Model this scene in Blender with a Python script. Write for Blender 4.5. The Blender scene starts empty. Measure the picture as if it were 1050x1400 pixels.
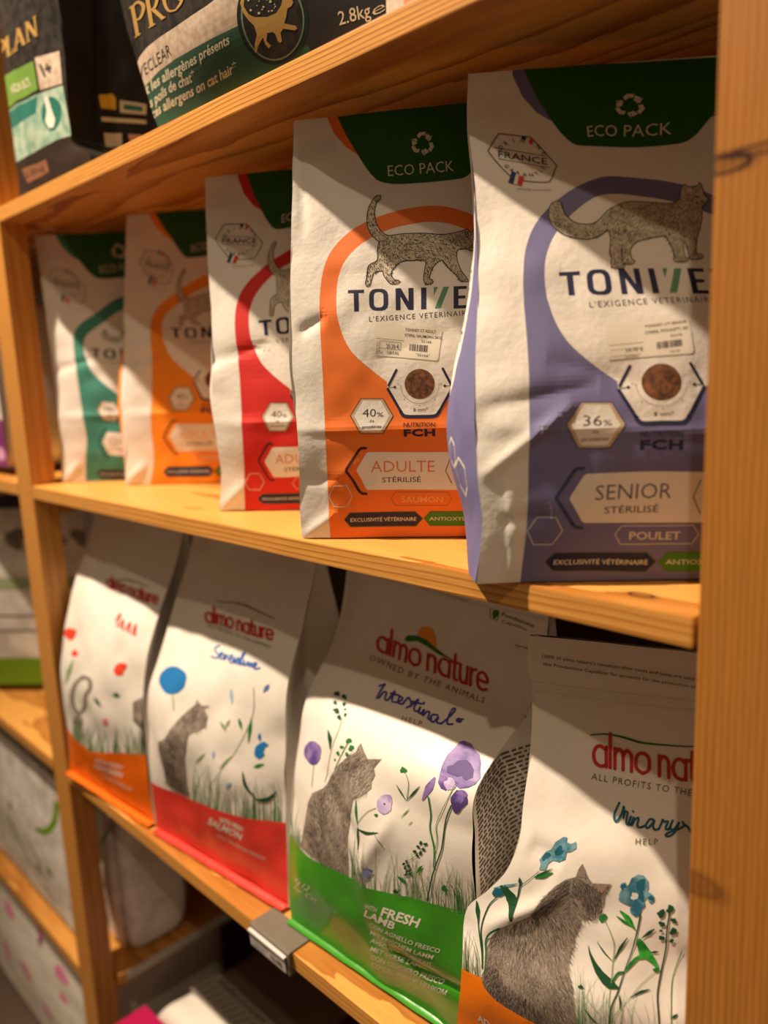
import bpy, math, random
import numpy as np
from mathutils import Vector, Matrix
from mathutils.geometry import tessellate_polygon

# ------------------------------------------------------------------ camera, world, lamps, exposure
C = np.array([0.1855, -0.4439, 0.1546])                      # camera position (metres)
R = np.array([[0.70536282, 0.70771732, -0.03999365],
              [0.10014749, -0.15535139, -0.98276977],
              [-0.70173625, 0.68920399, -0.18045521]])       # rows: right, down, forward
F = 1052.73                                                   # focal length in pixels of the 1050x1400 frame
scene = bpy.context.scene
col = scene.collection
cam_d = bpy.data.cameras.new('camera')
cam = bpy.data.objects.new('camera', cam_d)
col.objects.link(cam)
M = Matrix((( R[0][0], -R[1][0], -R[2][0], C[0]),
            ( R[0][1], -R[1][1], -R[2][1], C[1]),
            ( R[0][2], -R[1][2], -R[2][2], C[2]),
            (0, 0, 0, 1)))
cam.matrix_world = M
cam_d.sensor_fit = 'VERTICAL'
cam_d.sensor_height = 36.0
cam_d.lens = 36.0 * F / 1400.0
cam_d.clip_start = 0.01
cam_d.dof.use_dof = True
cam_d.dof.focus_distance = 0.66
cam_d.dof.aperture_fstop = 2.7
scene.camera = cam

world = bpy.data.worlds.new('world')
scene.world = world
world.use_nodes = True
bg = world.node_tree.nodes['Background']
bg.inputs[0].default_value = (1.0, 0.70, 0.42, 1)
bg.inputs[1].default_value = 0.17

def spot(name, loc, target, watt, colr, radius, angle=80, blend=0.6):
    d = bpy.data.lights.new(name, 'SPOT')
    d.energy = watt; d.color = colr; d.shadow_soft_size = radius
    d.spot_size = math.radians(angle); d.spot_blend = blend
    o = bpy.data.objects.new(name, d); col.objects.link(o)
    o.location = loc
    o.rotation_euler = (Vector(target) - Vector(loc)).to_track_quat('-Z', 'Y').to_euler()
    o['label'] = 'ceiling spotlight above the aisle, out of frame'
    o['category'] = 'lamp'
    return o
spot('ceiling_spotlight', (-1.25, -0.79, 2.15), (-0.55, 0.0, 0.12), 590, (1.0, 0.81, 0.61), 0.032, 66, 1.0)
spot('ceiling_spotlight', (0.75, -1.35, 2.15), (-0.45, 0.0, 0.0), 44, (1.0, 0.80, 0.55), 0.03)
scene.view_settings.view_transform = 'Standard'
scene.view_settings.look = 'None'
scene.view_settings.exposure = 0.0
scene.view_settings.gamma = 1.0
scene.view_settings.use_curve_mapping = False

# ------------------------------------------------------------------ shelf geometry in metres (x along the shelf, y into it, z up)
T = 0.020
Z_TOP = 0.3905          # underside of the upper shelf
Z_LOW = -0.481          # top of the lower shelf
X_POST = -1.0457        # inner face of the left upright

def ray(px):
    px = np.atleast_2d(np.asarray(px, float))
    q = np.stack([(px[:, 0] - 525) / F, (px[:, 1] - 700) / F, np.ones(len(px))], -1)
    return q @ R
def on_plane(px, P0, n):
    d = ray(px); P0 = np.asarray(P0, float); n = np.asarray(n, float)
    return C + d * (((P0 - C) @ n) / (d @ n))[:, None]
def project(P):
    q = (np.asarray(P, float) - C) @ R.T
    return np.stack([525 + F * q[..., 0] / q[..., 2], 700 + F * q[..., 1] / q[..., 2]], -1)

# ------------------------------------------------------------------ naming
def tag(o, label=None, cat=None, group=None, kind=None):
    if label: o['label'] = label
    if cat: o['category'] = cat
    if group: o['group'] = group
    if kind: o['kind'] = kind
    return o
def empty(name, loc, label, cat, group=None):
    o = bpy.data.objects.new(name, None); col.objects.link(o)
    o.location = loc; o.empty_display_size = 0.05
    return tag(o, label, cat, group)
def link_mesh(name, verts, faces, mats, midx=None, parent=None, smooth=False):
    me = bpy.data.meshes.new(name)
    off = Vector((0, 0, 0)); q = parent
    while q: off = off + q.location; q = q.parent
    V = np.asarray(verts, float) - np.array(off)
    me.from_pydata(V.tolist(), [], faces)
    for m in mats: me.materials.append(m)
    if midx is not None: me.polygons.foreach_set('material_index', midx)
    if smooth: me.polygons.foreach_set('use_smooth', [True] * len(me.polygons))
    me.update()
    o = bpy.data.objects.new(name, me); col.objects.link(o)
    if parent: o.parent = parent
    return o

# ------------------------------------------------------------------ materials
MATS = {}
def nodes(m):
    m.use_nodes = True
    nt = m.node_tree
    return nt, nt.nodes, nt.links, nt.nodes['Principled BSDF']
def srgb(r, g, b):
    f = lambda c: ((c / 255 + 0.055) / 1.055) ** 2.4 if c > 10.3 else c / 255 / 12.92
    return (f(r), f(g), f(b), 1)
def mat_plain(name, rgba, rough=0.55, bump=0.0, scale=300, var=0.0, vscale=30, metal=0.0, spec=0.4, coat=0.0):
    """print or paper: base colour with a little noise variation and a fine bump"""
    if name in MATS: return MATS[name]
    m = bpy.data.materials.new(name); nt, N, L, P = nodes(m)
    P.inputs['Base Color'].default_value = rgba
    P.inputs['Roughness'].default_value = rough
    P.inputs['Metallic'].default_value = metal
    P.inputs['Specular IOR Level'].default_value = spec
    P.inputs['Coat Weight'].default_value = coat
    tc = N.new('ShaderNodeTexCoord')
    if var > 0:
        no = N.new('ShaderNodeTexNoise'); no.inputs['Scale'].default_value = vscale; no.inputs['Detail'].default_value = 5
        L.new(tc.outputs['Object'], no.inputs['Vector'])
        mx = N.new('ShaderNodeMix'); mx.data_type = 'RGBA'
        mx.inputs['A'].default_value = tuple(c * (1 - var) for c in rgba[:3]) + (1,)
        mx.inputs['B'].default_value = tuple(min(1, c * (1 + var)) for c in rgba[:3]) + (1,)
        L.new(no.outputs['Fac'], mx.inputs['Factor']); L.new(mx.outputs['Result'], P.inputs['Base Color'])
    if bump > 0:
        no = N.new('ShaderNodeTexNoise'); no.inputs['Scale'].default_value = scale; no.inputs['Detail'].default_value = 4
        L.new(tc.outputs['Object'], no.inputs['Vector'])
        b = N.new('ShaderNodeBump'); b.inputs['Strength'].default_value = 1.0; b.inputs['Distance'].default_value = bump
        L.new(no.outputs['Fac'], b.inputs['Height']); L.new(b.outputs['Normal'], P.inputs['Normal'])
    MATS[name] = m
    return m
def mat_two(name, c1, c2, scale, rough=0.6, lo=0.4, hi=0.6, stretch=(1, 1, 1), detail=6):
    """two printed inks mottled into each other (watercolour, kibble, fur undertone)"""
    if name in MATS: return MATS[name]
    m = bpy.data.materials.new(name); nt, N, L, P = nodes(m)
    tc = N.new('ShaderNodeTexCoord'); mp = N.new('ShaderNodeMapping'); mp.inputs['Scale'].default_value = stretch
    no = N.new('ShaderNodeTexNoise'); no.inputs['Scale'].default_value = scale; no.inputs['Detail'].default_value = detail
    cr = N.new('ShaderNodeValToRGB')
    cr.color_ramp.elements[0].position = lo; cr.color_ramp.elements[0].color = c1
    cr.color_ramp.elements[1].position = hi; cr.color_ramp.elements[1].color = c2
    L.new(tc.outputs['Object'], mp.inputs['Vector']); L.new(mp.outputs['Vector'], no.inputs['Vector'])
    L.new(no.outputs['Fac'], cr.inputs['Fac']); L.new(cr.outputs['Color'], P.inputs['Base Color'])
    P.inputs['Roughness'].default_value = rough
    MATS[name] = m
    return m
def mat_wood(name, axis='X', off=(0, 0, 0), knots=(), tint=(1, 1, 1), ring=52, contrast=1.0):
    """pine: growth rings about an axis below the board, stretched along the grain, with optional knots (object coordinates)"""
    m = bpy.data.materials.new(name); nt, N, L, P = nodes(m)
    tc = N.new('ShaderNodeTexCoord')
    mp = N.new('ShaderNodeMapping'); mp.inputs['Location'].default_value = off
    mp.inputs['Scale'].default_value = (0.16, 1, 1) if axis == 'X' else (1, 1, 0.16)
    L.new(tc.outputs['Object'], mp.inputs['Vector'])
    def knotmix(vec_out):
        return vec_out
    warp = N.new('ShaderNodeTexNoise'); warp.inputs['Scale'].default_value = 9; warp.inputs['Detail'].default_value = 2
    L.new(mp.outputs['Vector'], warp.inputs['Vector'])
    sub = N.new('ShaderNodeVectorMath'); sub.operation = 'SCALE'; sub.inputs['Scale'].default_value = 0.020
    L.new(warp.outputs['Color'], sub.inputs[0])
    add = N.new('ShaderNodeVectorMath'); add.operation = 'ADD'
    L.new(mp.outputs['Vector'], add.inputs[0]); L.new(sub.outputs['Vector'], add.inputs[1])
    wv = N.new('ShaderNodeTexWave'); wv.wave_type = 'RINGS'; wv.rings_direction = 'X' if axis == 'X' else 'Z'
    wv.wave_profile = 'SAW'
    wv.inputs['Scale'].default_value = ring; wv.inputs['Distortion'].default_value = 1.2
    wv.inputs['Detail'].default_value = 2; wv.inputs['Detail Scale'].default_value = 1.5
    L.new(add.outputs['Vector'], wv.inputs['Vector'])
    cr = N.new('ShaderNodeValToRGB')
    E = cr.color_ramp.elements
    base_ = (0.66, 0.300, 0.064)
    def tc_(c): return tuple((base_[i] + (c[i]-base_[i])*contrast) * tint[i] for i in range(3)) + (1,)
    E[0].position = 0.0; E[0].color = tc_((0.71, 0.340, 0.078))
    E[1].position = 1.0; E[1].color = tc_((0.40, 0.138, 0.020))
    e = E.new(0.6); e.color = tc_((0.66, 0.300, 0.064))
    L.new(wv.outputs['Fac'], cr.inputs['Fac'])
    fib = N.new('ShaderNodeTexNoise'); fib.inputs['Scale'].default_value = 420; fib.inputs['Detail'].default_value = 3
    mp2 = N.new('ShaderNodeMapping'); mp2.inputs['Scale'].default_value = (0.03, 1, 1) if axis == 'X' else (1, 1, 0.03)
    L.new(tc.outputs['Object'], mp2.inputs['Vector']); L.new(mp2.outputs['Vector'], fib.inputs['Vector'])
    mx = N.new('ShaderNodeMix'); mx.data_type = 'RGBA'; mx.blend_type = 'MULTIPLY'
    fr = N.new('ShaderNodeMapRange'); fr.inputs['From Min'].default_value = 0.3; fr.inputs['From Max'].default_value = 0.7
    fr.inputs['To Min'].default_value = 0.84; fr.inputs['To Max'].default_value = 1.05
    L.new(fib.outputs['Fac'], fr.inputs['Value'])
    mx.inputs['Factor'].default_value = 1.0
    L.new(cr.outputs['Color'], mx.inputs['A']); L.new(fr.outputs['Result'], mx.inputs['B'])
    last = mx.outputs['Result']
    for (p, r, dark) in knots:
        sb = N.new('ShaderNodeVectorMath'); sb.operation = 'SUBTRACT'; sb.inputs[1].default_value = p
        L.new(tc.outputs['Object'], sb.inputs[0])
        ml = N.new('ShaderNodeVectorMath'); ml.operation = 'MULTIPLY'; ml.inputs[1].default_value = (1 / r[0], 1 / r[1], 1 / r[2])
        L.new(sb.outputs['Vector'], ml.inputs[0])
        ns = N.new('ShaderNodeVectorMath'); ns.operation = 'ADD'
        n2 = N.new('ShaderNodeTexNoise'); n2.inputs['Scale'].default_value = 160
        L.new(tc.outputs['Object'], n2.inputs['Vector'])
        s2 = N.new('ShaderNodeVectorMath'); s2.operation = 'SCALE'; s2.inputs['Scale'].default_value = 0.25
        L.new(n2.outputs['Color'], s2.inputs[0])
        L.new(ml.outputs['Vector'], ns.inputs[0]); L.new(s2.outputs['Vector'], ns.inputs[1])
        ln = N.new('ShaderNodeVectorMath'); ln.operation = 'LENGTH'; L.new(ns.outputs['Vector'], ln.inputs[0])
        kr = N.new('ShaderNodeValToRGB'); ke = kr.color_ramp.elements
        ke[0].position = 0.0; ke[0].color = (0.45, 0.45, 0.45, 1)
        ke[1].position = 1.0; ke[1].color = (0, 0, 0, 1)
        a = ke.new(0.45); a.color = (0.35, 0.35, 0.35, 1)
        b = ke.new(0.50); b.color = (dark, dark, dark, 1); b2 = ke.new(0.62); b2.color = (dark, dark, dark, 1)
        c = ke.new(0.72); c.color = (0.25, 0.25, 0.25, 1)
        hv = N.new('ShaderNodeMath'); hv.operation = 'MULTIPLY'; hv.inputs[1].default_value = 0.6
        L.new(ln.outputs['Value'], hv.inputs[0]); L.new(hv.outputs['Value'], kr.inputs['Fac'])
        m3 = N.new('ShaderNodeMix'); m3.data_type = 'RGBA'
        L.new(kr.outputs['Color'], m3.inputs['Factor']); L.new(last, m3.inputs['A'])
        m3.inputs['B'].default_value = (0.045, 0.014, 0.006, 1)
        last = m3.outputs['Result']
    L.new(last, P.inputs['Base Color'])
    P.inputs['Roughness'].default_value = 0.42
    P.inputs['Specular IOR Level'].default_value = 0.35
    bp = N.new('ShaderNodeBump'); bp.inputs['Strength'].default_value = 0.5; bp.inputs['Distance'].default_value = 0.0004
    L.new(fib.outputs['Fac'], bp.inputs['Height']); L.new(bp.outputs['Normal'], P.inputs['Normal'])
    return m

PAPER = mat_plain('matt_white_kraft_paper', (0.78, 0.725, 0.655, 1), 0.62, bump=0.0004, scale=160, var=0.03, vscale=12)
FILM = mat_plain('satin_white_pouch_film', (0.79, 0.73, 0.66, 1), 0.42, bump=0.0005, scale=60, var=0.03, vscale=8, spec=0.45)
def ink(name, r, g, b, rough=0.6, **k):
    return mat_plain('ink_' + name, srgb(r, g, b), rough, **k)
NAVY = ink('navy', 28, 32, 66); CHAR = ink('charcoal', 44, 40, 40); GREY = ink('grey', 120, 112, 104)
ECO = ink('forest_green', 22, 84, 20); ECOTXT = ink('pale_banner_white', 214, 208, 190)
MINT = ink('sea_green', 88, 140, 106); WHITE = ink('white', 226, 218, 202)
REDI = ink('flag_red', 214, 52, 44); BLUEI = ink('flag_blue', 38, 48, 96)
LEAF = ink('leaf_green', 30, 112, 48); LEAFD = ink('dark_leaf_green', 22, 74, 40); GRASS = ink('pale_grass_green', 128, 152, 104)
OLIVE = ink('olive', 96, 96, 44)
LOGORED = ink('logo_red', 190, 44, 34)
SUN = ink('logo_orange', 236, 150, 36)

# ------------------------------------------------------------------ curved panels
def smooth_rows(v, P, n=161):
    """monotone-ish cubic resample of row points P (k,3) at parameters v -> (n,3)"""
    v = np.asarray(v, float); P = np.asarray(P, float)
    d = np.gradient(P, v, axis=0) if len(v) > 2 else np.repeat(((P[1] - P[0]) / (v[1] - v[0]))[None], 2, 0)
    x = np.linspace(0, 1, n); i = np.clip(np.searchsorted(v, x, 'right') - 1, 0, len(v) - 2)
    h = (v[i + 1] - v[i]); t = (x - v[i]) / h; t = t[:, None]; h = h[:, None]
    return ((2*t**3 - 3*t**2 + 1) * P[i] + (t**3 - 2*t**2 + t) * h * d[i] + (-2*t**3 + 3*t**2) * P[i+1] + (t**3 - t**2) * h * d[i+1])
def vnoise(x, y, seed=0):
    """smooth value noise, vectorised"""
    xi = np.floor(x).astype(int); yi = np.floor(y).astype(int); fx = x - xi; fy = y - yi
    fx = fx*fx*(3-2*fx); fy = fy*fy*(3-2*fy)
    def h(a, b):
        q = (a * 374761393 + b * 668265263 + seed * 1442695041) & 0x7fffffff
        q = ((q ^ (q >> 13)) * 1274126177) & 0x7fffffff
        return (q ^ (q >> 16)) % 10007 / 10007.0
    return (h(xi, yi)*(1-fx) + h(xi+1, yi)*fx)*(1-fy) + (h(xi, yi+1)*(1-fx) + h(xi+1, yi+1)*fx)*fy - 0.5
class Panel:
    def __init__(s, rows, normal, bulge=None, prof=2.0, amp=0.0, seed=0, nu=56, nv=90, freq=(5, 8), skew=0.0):
        """rows: (v, Lxyz, Rxyz); v 0 at the bottom, 1 at the top; bulge: list of (v, metres)"""
        v = [r[0] for r in rows]
        s.L = smooth_rows(v, [r[1] for r in rows]); s.Rr = smooth_rows(v, [r[2] for r in rows])
        s.n = np.asarray(normal, float) / np.linalg.norm(normal)
        b = bulge or [(0, 0), (1, 0)]
        s.b = smooth_rows([q[0] for q in b], [[q[1], 0, 0] for q in b])[:, 0] if len(b) > 2 else np.interp(np.linspace(0, 1, 161), [q[0] for q in b], [q[1] for q in b])
        s.prof = prof; s.amp = amp; s.seed = seed; s.nu, s.nv = nu, nv; s.freq = freq
        s.creases = []
        s.G = None
    def _tab(s, A, v):
        x = np.clip(v, 0, 1) * 160; i = np.clip(x.astype(int), 0, 159); t = (x - i)
        a = A[i]; b = A[i + 1]
        if A.ndim == 2:
            t = t[:, None]; ex = (v - np.clip(v, 0, 1))[:, None]
            return a + (b - a) * t + (A[i + 1] - A[i]) * 160 * ex
        return a + (b - a) * t
    def P(s, u, v, fine=True):
        u = np.asarray(u, float); v = np.asarray(v, float)
        L = s._tab(s.L, v); Q = s._tab(s.Rr, v); b = s._tab(s.b, v)
        uc = np.clip(u, 0, 1)
        pr = 1 - np.abs(2 * uc - 1) ** s.prof
        out = L + (Q - L) * u[:, None] + s.n * (b * pr)[:, None]
        if fine:
            d = np.zeros(len(u))
            if s.amp > 0:
                d += s.amp * (vnoise(u*s.freq[0], v*s.freq[1], s.seed) + 0.5*vnoise(u*s.freq[0]*2.3+7, v*s.freq[1]*2.1, s.seed+3))
                d += s.amp * 0.5 * np.abs(vnoise(u*s.freq[0]*1.4 + v*3, v*s.freq[1]*1.2 - u*2, s.seed+9))
            for (a, c, dep, w) in s.creases:
                ax, ay = a; cx, cy = c
                Lx, Ly = cx-ax, cy-ay; ln = math.hypot(Lx, Ly)
                t = ((u-ax)*Lx + (v-ay)*Ly) / ln**2
                dist = np.abs((u-ax)*Ly - (v-ay)*Lx) / ln
                fall = np.clip(1 - np.clip(np.abs(t-0.5)*2, 0, 2)**4, 0, 1)
                d += dep * np.exp(-(dist/max(w, .014))**1.5) * fall
            out = out + s.n * d[:, None]
        return out
    def grid(s):
        if s.G is None:
            U, V = np.meshgrid(np.linspace(0, 1, s.nu+1), np.linspace(0, 1, s.nv+1))
            s.G = s.P(U.ravel(), V.ravel()).reshape(s.nv+1, s.nu+1, 3)
            du = np.gradient(s.G, axis=1); dv = np.gradient(s.G, axis=0)
            nn = np.cross(du, dv); nn /= np.linalg.norm(nn, axis=2, keepdims=True) + 1e-12
            sg = np.sign((nn @ s.n).mean()) or 1
            s.N = nn * sg; s.flip = sg < 0
        return s.G
    def surf(s, u, v, off):
        G = s.grid()
        x = np.clip(u, 0, 1)*s.nu; y = np.clip(v, 0, 1)*s.nv
        i = np.clip(x.astype(int), 0, s.nu-1); j = np.clip(y.astype(int), 0, s.nv-1)
        fx = (x-i)[:, None]; fy = (y-j)[:, None]
        def bl(A): return (A[j, i]*(1-fx) + A[j, i+1]*fx)*(1-fy) + (A[j+1, i]*(1-fx) + A[j+1, i+1]*fx)*fy
        return bl(G) + bl(s.N)*off
    def uv(s, px):
        """surface parameters at which the photograph's pixel px lies on this panel"""
        px = np.atleast_2d(np.asarray(px, float)); n = len(px)
        if not hasattr(s, '_cg'):
            gu, gv = np.meshgrid(np.linspace(-.3, 1.3, 33), np.linspace(-.1, 1.1, 61)); s._cu = gu.ravel(); s._cv = gv.ravel()
            s._cg = project(s.P(s._cu, s._cv, False))
        u = np.empty(n); v = np.empty(n)
        for a in range(0, n, 2000):
            dd = ((px[a:a+2000, None, :] - s._cg[None])**2).sum(-1); m = dd.argmin(1)
            u[a:a+2000] = s._cu[m]; v[a:a+2000] = s._cv[m]
        for k in range(16):
            p0 = project(s.P(u, v, False)); e = px - p0
            h = 1e-3
            pu = (project(s.P(u+h, v, False)) - p0)/h; pv = (project(s.P(u, v+h, False)) - p0)/h
            det = pu[:, 0]*pv[:, 1] - pu[:, 1]*pv[:, 0]; det = np.where(np.abs(det) < 1e-6, 1e-6, det)
            du = (e[:, 0]*pv[:, 1] - e[:, 1]*pv[:, 0])/det; dv = (pu[:, 0]*e[:, 1] - pu[:, 1]*e[:, 0])/det
            u = np.clip(u + np.clip(du, -.06, .06), -1.5, 2.5); v = np.clip(v + np.clip(dv, -.04, .04), -.8, 1.8)
        return np.stack([u, v], -1)
    def mesh(s, name, mats, parent, midx=None):
        G = s.grid(); W = s.nu+1
        f = []
        for j in range(s.nv):
            for i in range(s.nu):
                a = j*W+i
                f.append((a, a+W, a+W+1, a+1) if s.flip else (a, a+1, a+W+1, a+W))
        return link_mesh(name, G.reshape(-1, 3), f, mats, midx, parent, smooth=True)

# ------------------------------------------------------------------ printed artwork laid on a panel
_txt = {}
def text_tris(string, bold=0.0, spacing=1.0):
    key = (string, bold, spacing)
    if key not in _txt:
        cu = bpy.data.curves.new('t', 'FONT'); cu.body = string; cu.size = 1.0
        cu.resolution_u = 2; cu.offset = bold; cu.space_character = spacing; cu.fill_mode = 'FRONT'
        ob = bpy.data.objects.new('t', cu)
        me = bpy.data.meshes.new_from_object(ob); me.calc_loop_triangles()
        V = np.array([v.co[:2] for v in me.vertices]) if len(me.vertices) else np.zeros((0, 2))
        Tt = np.array([t.vertices[:] for t in me.loop_triangles], int).reshape(-1, 3)
        bpy.data.meshes.remove(me); bpy.data.objects.remove(ob); bpy.data.curves.remove(cu)
        _txt[key] = (V, Tt)
    return _txt[key]
def densify(p, step, closed=True):
    out = []; n = len(p)
    for i in range(n if closed else n-1):
        a = np.array(p[i], float); b = np.array(p[(i+1) % n], float)
        k = max(1, int(np.linalg.norm(b-a)//step))
        for j in range(k): out.append(tuple(a + (b-a)*j/k))
    if not closed: out.append(tuple(p[-1]))
    return out
def spline(p, closed=False, k=5):
    p = [np.array(q, float) for q in p]; n = len(p)
    if n < 3: return [tuple(q) for q in p]
    out = []
    for i in range(n if closed else n-1):
        p0 = p[(i-1) % n] if closed or i > 0 else p[0]
        p1 = p[i]; p2 = p[(i+1) % n]; p3 = p[(i+2) % n] if closed or i+2 < n else p[-1]
        for j in range(k):
            t = j/k
            out.append(tuple(0.5*((2*p1) + (-p0+p2)*t + (2*p0-5*p1+4*p2-p3)*t*t + (-p0+3*p1-3*p2+p3)*t**3)))
    if not closed: out.append(tuple(p[-1]))
    return out
def ribbon(p, w0, w1=None, mid=None, cap=True):
    """triangles of a stroke through p with the width running w0 -> (mid) -> w1"""
    p = np.array(p, float); w1 = w0 if w1 is None else w1
    seg = np.gradient(p, axis=0) if len(p) > 2 else np.repeat((p[1]-p[0])[None], 2, 0)
    seg /= np.linalg.norm(seg, axis=1, keepdims=True) + 1e-9
    nn = np.stack([-seg[:, 1], seg[:, 0]], -1); t = np.linspace(0, 1, len(p))
    w = (w0 + (w1-w0)*t) if mid is None else np.interp(t, [0, .45, 1], [w0, mid, w1])
    a = p + nn*w[:, None]/2; b = p - nn*w[:, None]/2
    V = list(map(tuple, a)) + list(map(tuple, b)); n = len(p); tr = []
    for i in range(n-1): tr += [(i, i+1, n+i), (i+1, n+i+1, n+i)]
    if cap:
        for c, r in ((p[0], w[0]/2), (p[-1], w[-1]/2)):
            if r < .35: continue
            k0 = len(V); V.append(tuple(c))
            for q in range(9): V.append((c[0]+r*math.cos(q*math.pi/4), c[1]+r*math.sin(q*math.pi/4)))
            tr += [(k0, k0+1+q, k0+2+q) for q in range(8)]
    return np.array(V), np.array(tr, int)
def clip_half(poly, ax, val, keep_gt):
    out = []
    for i in range(len(poly)):
        a = poly[i-1]; b = poly[i]
        ia = (a[ax] >= val) if keep_gt else (a[ax] <= val); ib = (b[ax] >= val) if keep_gt else (b[ax] <= val)
        if ia != ib:
            t = (val - a[ax])/(b[ax]-a[ax]); q = [0, 0]; q[ax] = val; q[1-ax] = a[1-ax] + t*(b[1-ax]-a[1-ax]); out.append(tuple(q))
        if ib: out.append(b)
    return out
class Art:
    """everything printed on one panel under one name: becomes one mesh, a child part of the bag"""
    def __init__(s, panel, warp=None, uvspace=False):
        s.p = panel; s.warp = warp; s.uvspace = uvspace
        s.V = []; s.F = []; s.M = []; s.mats = []; s.n = 0
    def _mi(s, m):
        if m not in s.mats: s.mats.append(m)
        return s.mats.index(m)
    def tris(s, V, Tr, mat, lay=1, clip=True, warp=True):
        if len(V) == 0 or len(Tr) == 0: return
        V = np.asarray(V, float)
        if s.uvspace: q = V
        else:
            if s.warp is not None and warp: V = s.warp(V)
            q = s.p.uv(V)
        off = 0.00027 + 0.00008*lay; mi = s._mi(mat); nu, nv = s.p.nu, s.p.nv
        pts = []; faces = []
        if not clip:
            A = q[Tr].reshape(-1, 2)
            ok = ((q[Tr] > 0.003) & (q[Tr] < 0.997)).all(axis=(1, 2))
            A = q[Tr][ok].reshape(-1, 2); pts = A
            faces = [(3*i, 3*i+1, 3*i+2) for i in range(len(A)//3)]
        else:
            for t in Tr:
                P3 = [(q[i][0]*nu, q[i][1]*nv) for i in t]
                x0 = min(a[0] for a in P3); x1 = max(a[0] for a in P3); y0 = min(a[1] for a in P3); y1 = max(a[1] for a in P3)
                if x1 < 0 or y1 < 0 or x0 > nu or y0 > nv: continue
                i0 = max(0, int(math.floor(x0))); i1 = min(nu-1, int(math.floor(x1-1e-9))); j0 = max(0, int(math.floor(y0))); j1 = min(nv-1, int(math.floor(y1-1e-9)))
                if i0 == i1 and j0 == j1 and x0 >= 0 and y0 >= 0 and x1 <= nu and y1 <= nv:
                    b = len(pts); pts += [(a[0]/nu, a[1]/nv) for a in P3]; faces.append((b, b+1, b+2)); continue
                for i in range(i0, i1+1):
                    c = clip_half(P3, 0, i, True)
                    if len(c) < 3: continue
                    c = clip_half(c, 0, i+1, False)
                    if len(c) < 3: continue
                    for j in range(j0, j1+1):
                        d = clip_half(c, 1, j, True)
                        if len(d) < 3: continue
                        d = clip_half(d, 1, j+1, False)
                        if len(d) < 3: continue
                        b = len(pts); pts += [(a[0]/nu, a[1]/nv) for a in d]
                        faces.append(tuple(range(b, b+len(d))))
        if not len(pts): return
        pts = np.array(pts); X = s.p.surf(pts[:, 0], pts[:, 1], off)
        # consistent orientation is not needed: thin printed ink, two-sided shading
        s.V.append(X); s.F += [tuple(k + s.n for k in f) for f in faces]; s.M += [mi]*len(faces); s.n += len(X)
    def poly(s, pts, mat, lay=1, step=14, smooth=False, warp=True, holes=()):
        if smooth: pts = spline(pts, True)
        pts = densify(pts, step if not s.uvspace else .04)
        loops = [[Vector((a, b, 0)) for a, b in pts]] + [[Vector((a, b, 0)) for a, b in densify(h, step if not s.uvspace else .04)] for h in holes]
        tr = tessellate_polygon(loops); allp = [(v.x, v.y) for l in loops for v in l]
        s.tris(np.array(allp), np.array(tr, int), mat, lay, warp=warp)
    def stroke(s, pts, w, mat, lay=2, w1=None, mid=None, smooth=True, closed=False, warp=True, cap=True, clip=True, k=5):
        if closed: pts = list(pts) + [pts[0]]
        p = spline(pts, False, k) if smooth else densify(pts, 8 if not s.uvspace else .03, False)
        V, Tt = ribbon(p, w, w1, mid, cap); s.tris(V, Tt, mat, lay, warp=warp, clip=clip)
    def line(s, pts, w, mat, lay=2, closed=False, warp=True):
        """straight segments with full corners"""
        n = len(pts)
        for i in range(n if closed else n-1):
            V, Tt = ribbon([pts[i], pts[(i+1) % n]], w); s.tris(V, Tt, mat, lay, warp=warp)
    def disc(s, c, r, mat, lay=2, ry=None, n=20, warp=True):
        ry = ry or r
        s.poly([(c[0]+r*math.cos(2*math.pi*i/n), c[1]+ry*math.sin(2*math.pi*i/n)) for i in range(n)], mat, lay, warp=warp)
    def blob(s, c, rx, ry, mat, lay=2, rough=.18, seed=0, rot=0, n=26, warp=True):
        rnd = random.Random(seed); ph = [rnd.uniform(0, 6.28) for _ in range(5)]; pts = []
        for i in range(n):
            a = 2*math.pi*i/n; r = 1 + rough*sum(math.sin((k+2)*a+ph[k])/(k+1.5) for k in range(5)) + rnd.uniform(-1, 1)*rough*.35
            x = rx*r*math.cos(a); y = ry*r*math.sin(a)
            pts.append((c[0]+x*math.cos(rot)-y*math.sin(rot), c[1]+x*math.sin(rot)+y*math.cos(rot)))
        s.poly(pts, mat, lay, warp=warp)
    def leaf(s, a, b, w, mat, lay=2, bend=0.0, warp=True):
        a = np.array(a, float); b = np.array(b, float); d = b-a; n = np.array([-d[1], d[0]])
        c = (a+b)/2 + n*bend
        s.stroke([tuple(a), tuple(c), tuple(b)], w*.15, mat, lay, w1=w*.08, mid=w, warp=warp, cap=False, k=7)
    def text(s, string, a, b, h, mat, lay=2, bold=0.0, spacing=1.0, up=None, warp=True, clip=True):
        """string with its baseline from a to b and capital height h; up: direction of the letters' height"""
        V, Tt = text_tris(string, bold, spacing)
        if len(V) == 0: return
        x0, x1 = V[:, 0].min(), V[:, 0].max(); a = np.array(a, float); b = np.array(b, float)
        d = b-a
        if up is None:
            up = np.array([d[1], -d[0]])/np.linalg.norm(d)
            if s.uvspace: up = -up
        up = np.array(up, float)
        cap = 0.729
        Q = a + ((V[:, :1]-x0)/(x1-x0))*d + (V[:, 1:]/cap)*h*up
        s.tris(Q, Tt, mat, lay, warp=warp, clip=clip)
    def char(s, ch, c, t, h, mat, lay=2, bold=0.0):
        """one letter of natural width, foot at c, running along the unit vector t"""
        V, Tt = text_tris(ch, bold); w = (V[:, 0].max()-V[:, 0].min())/.729*h; t = np.array(t, float); c = np.array(c, float)
        s.text(ch, tuple(c-t*w/2), tuple(c+t*w/2), h, mat, lay, bold)
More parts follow.
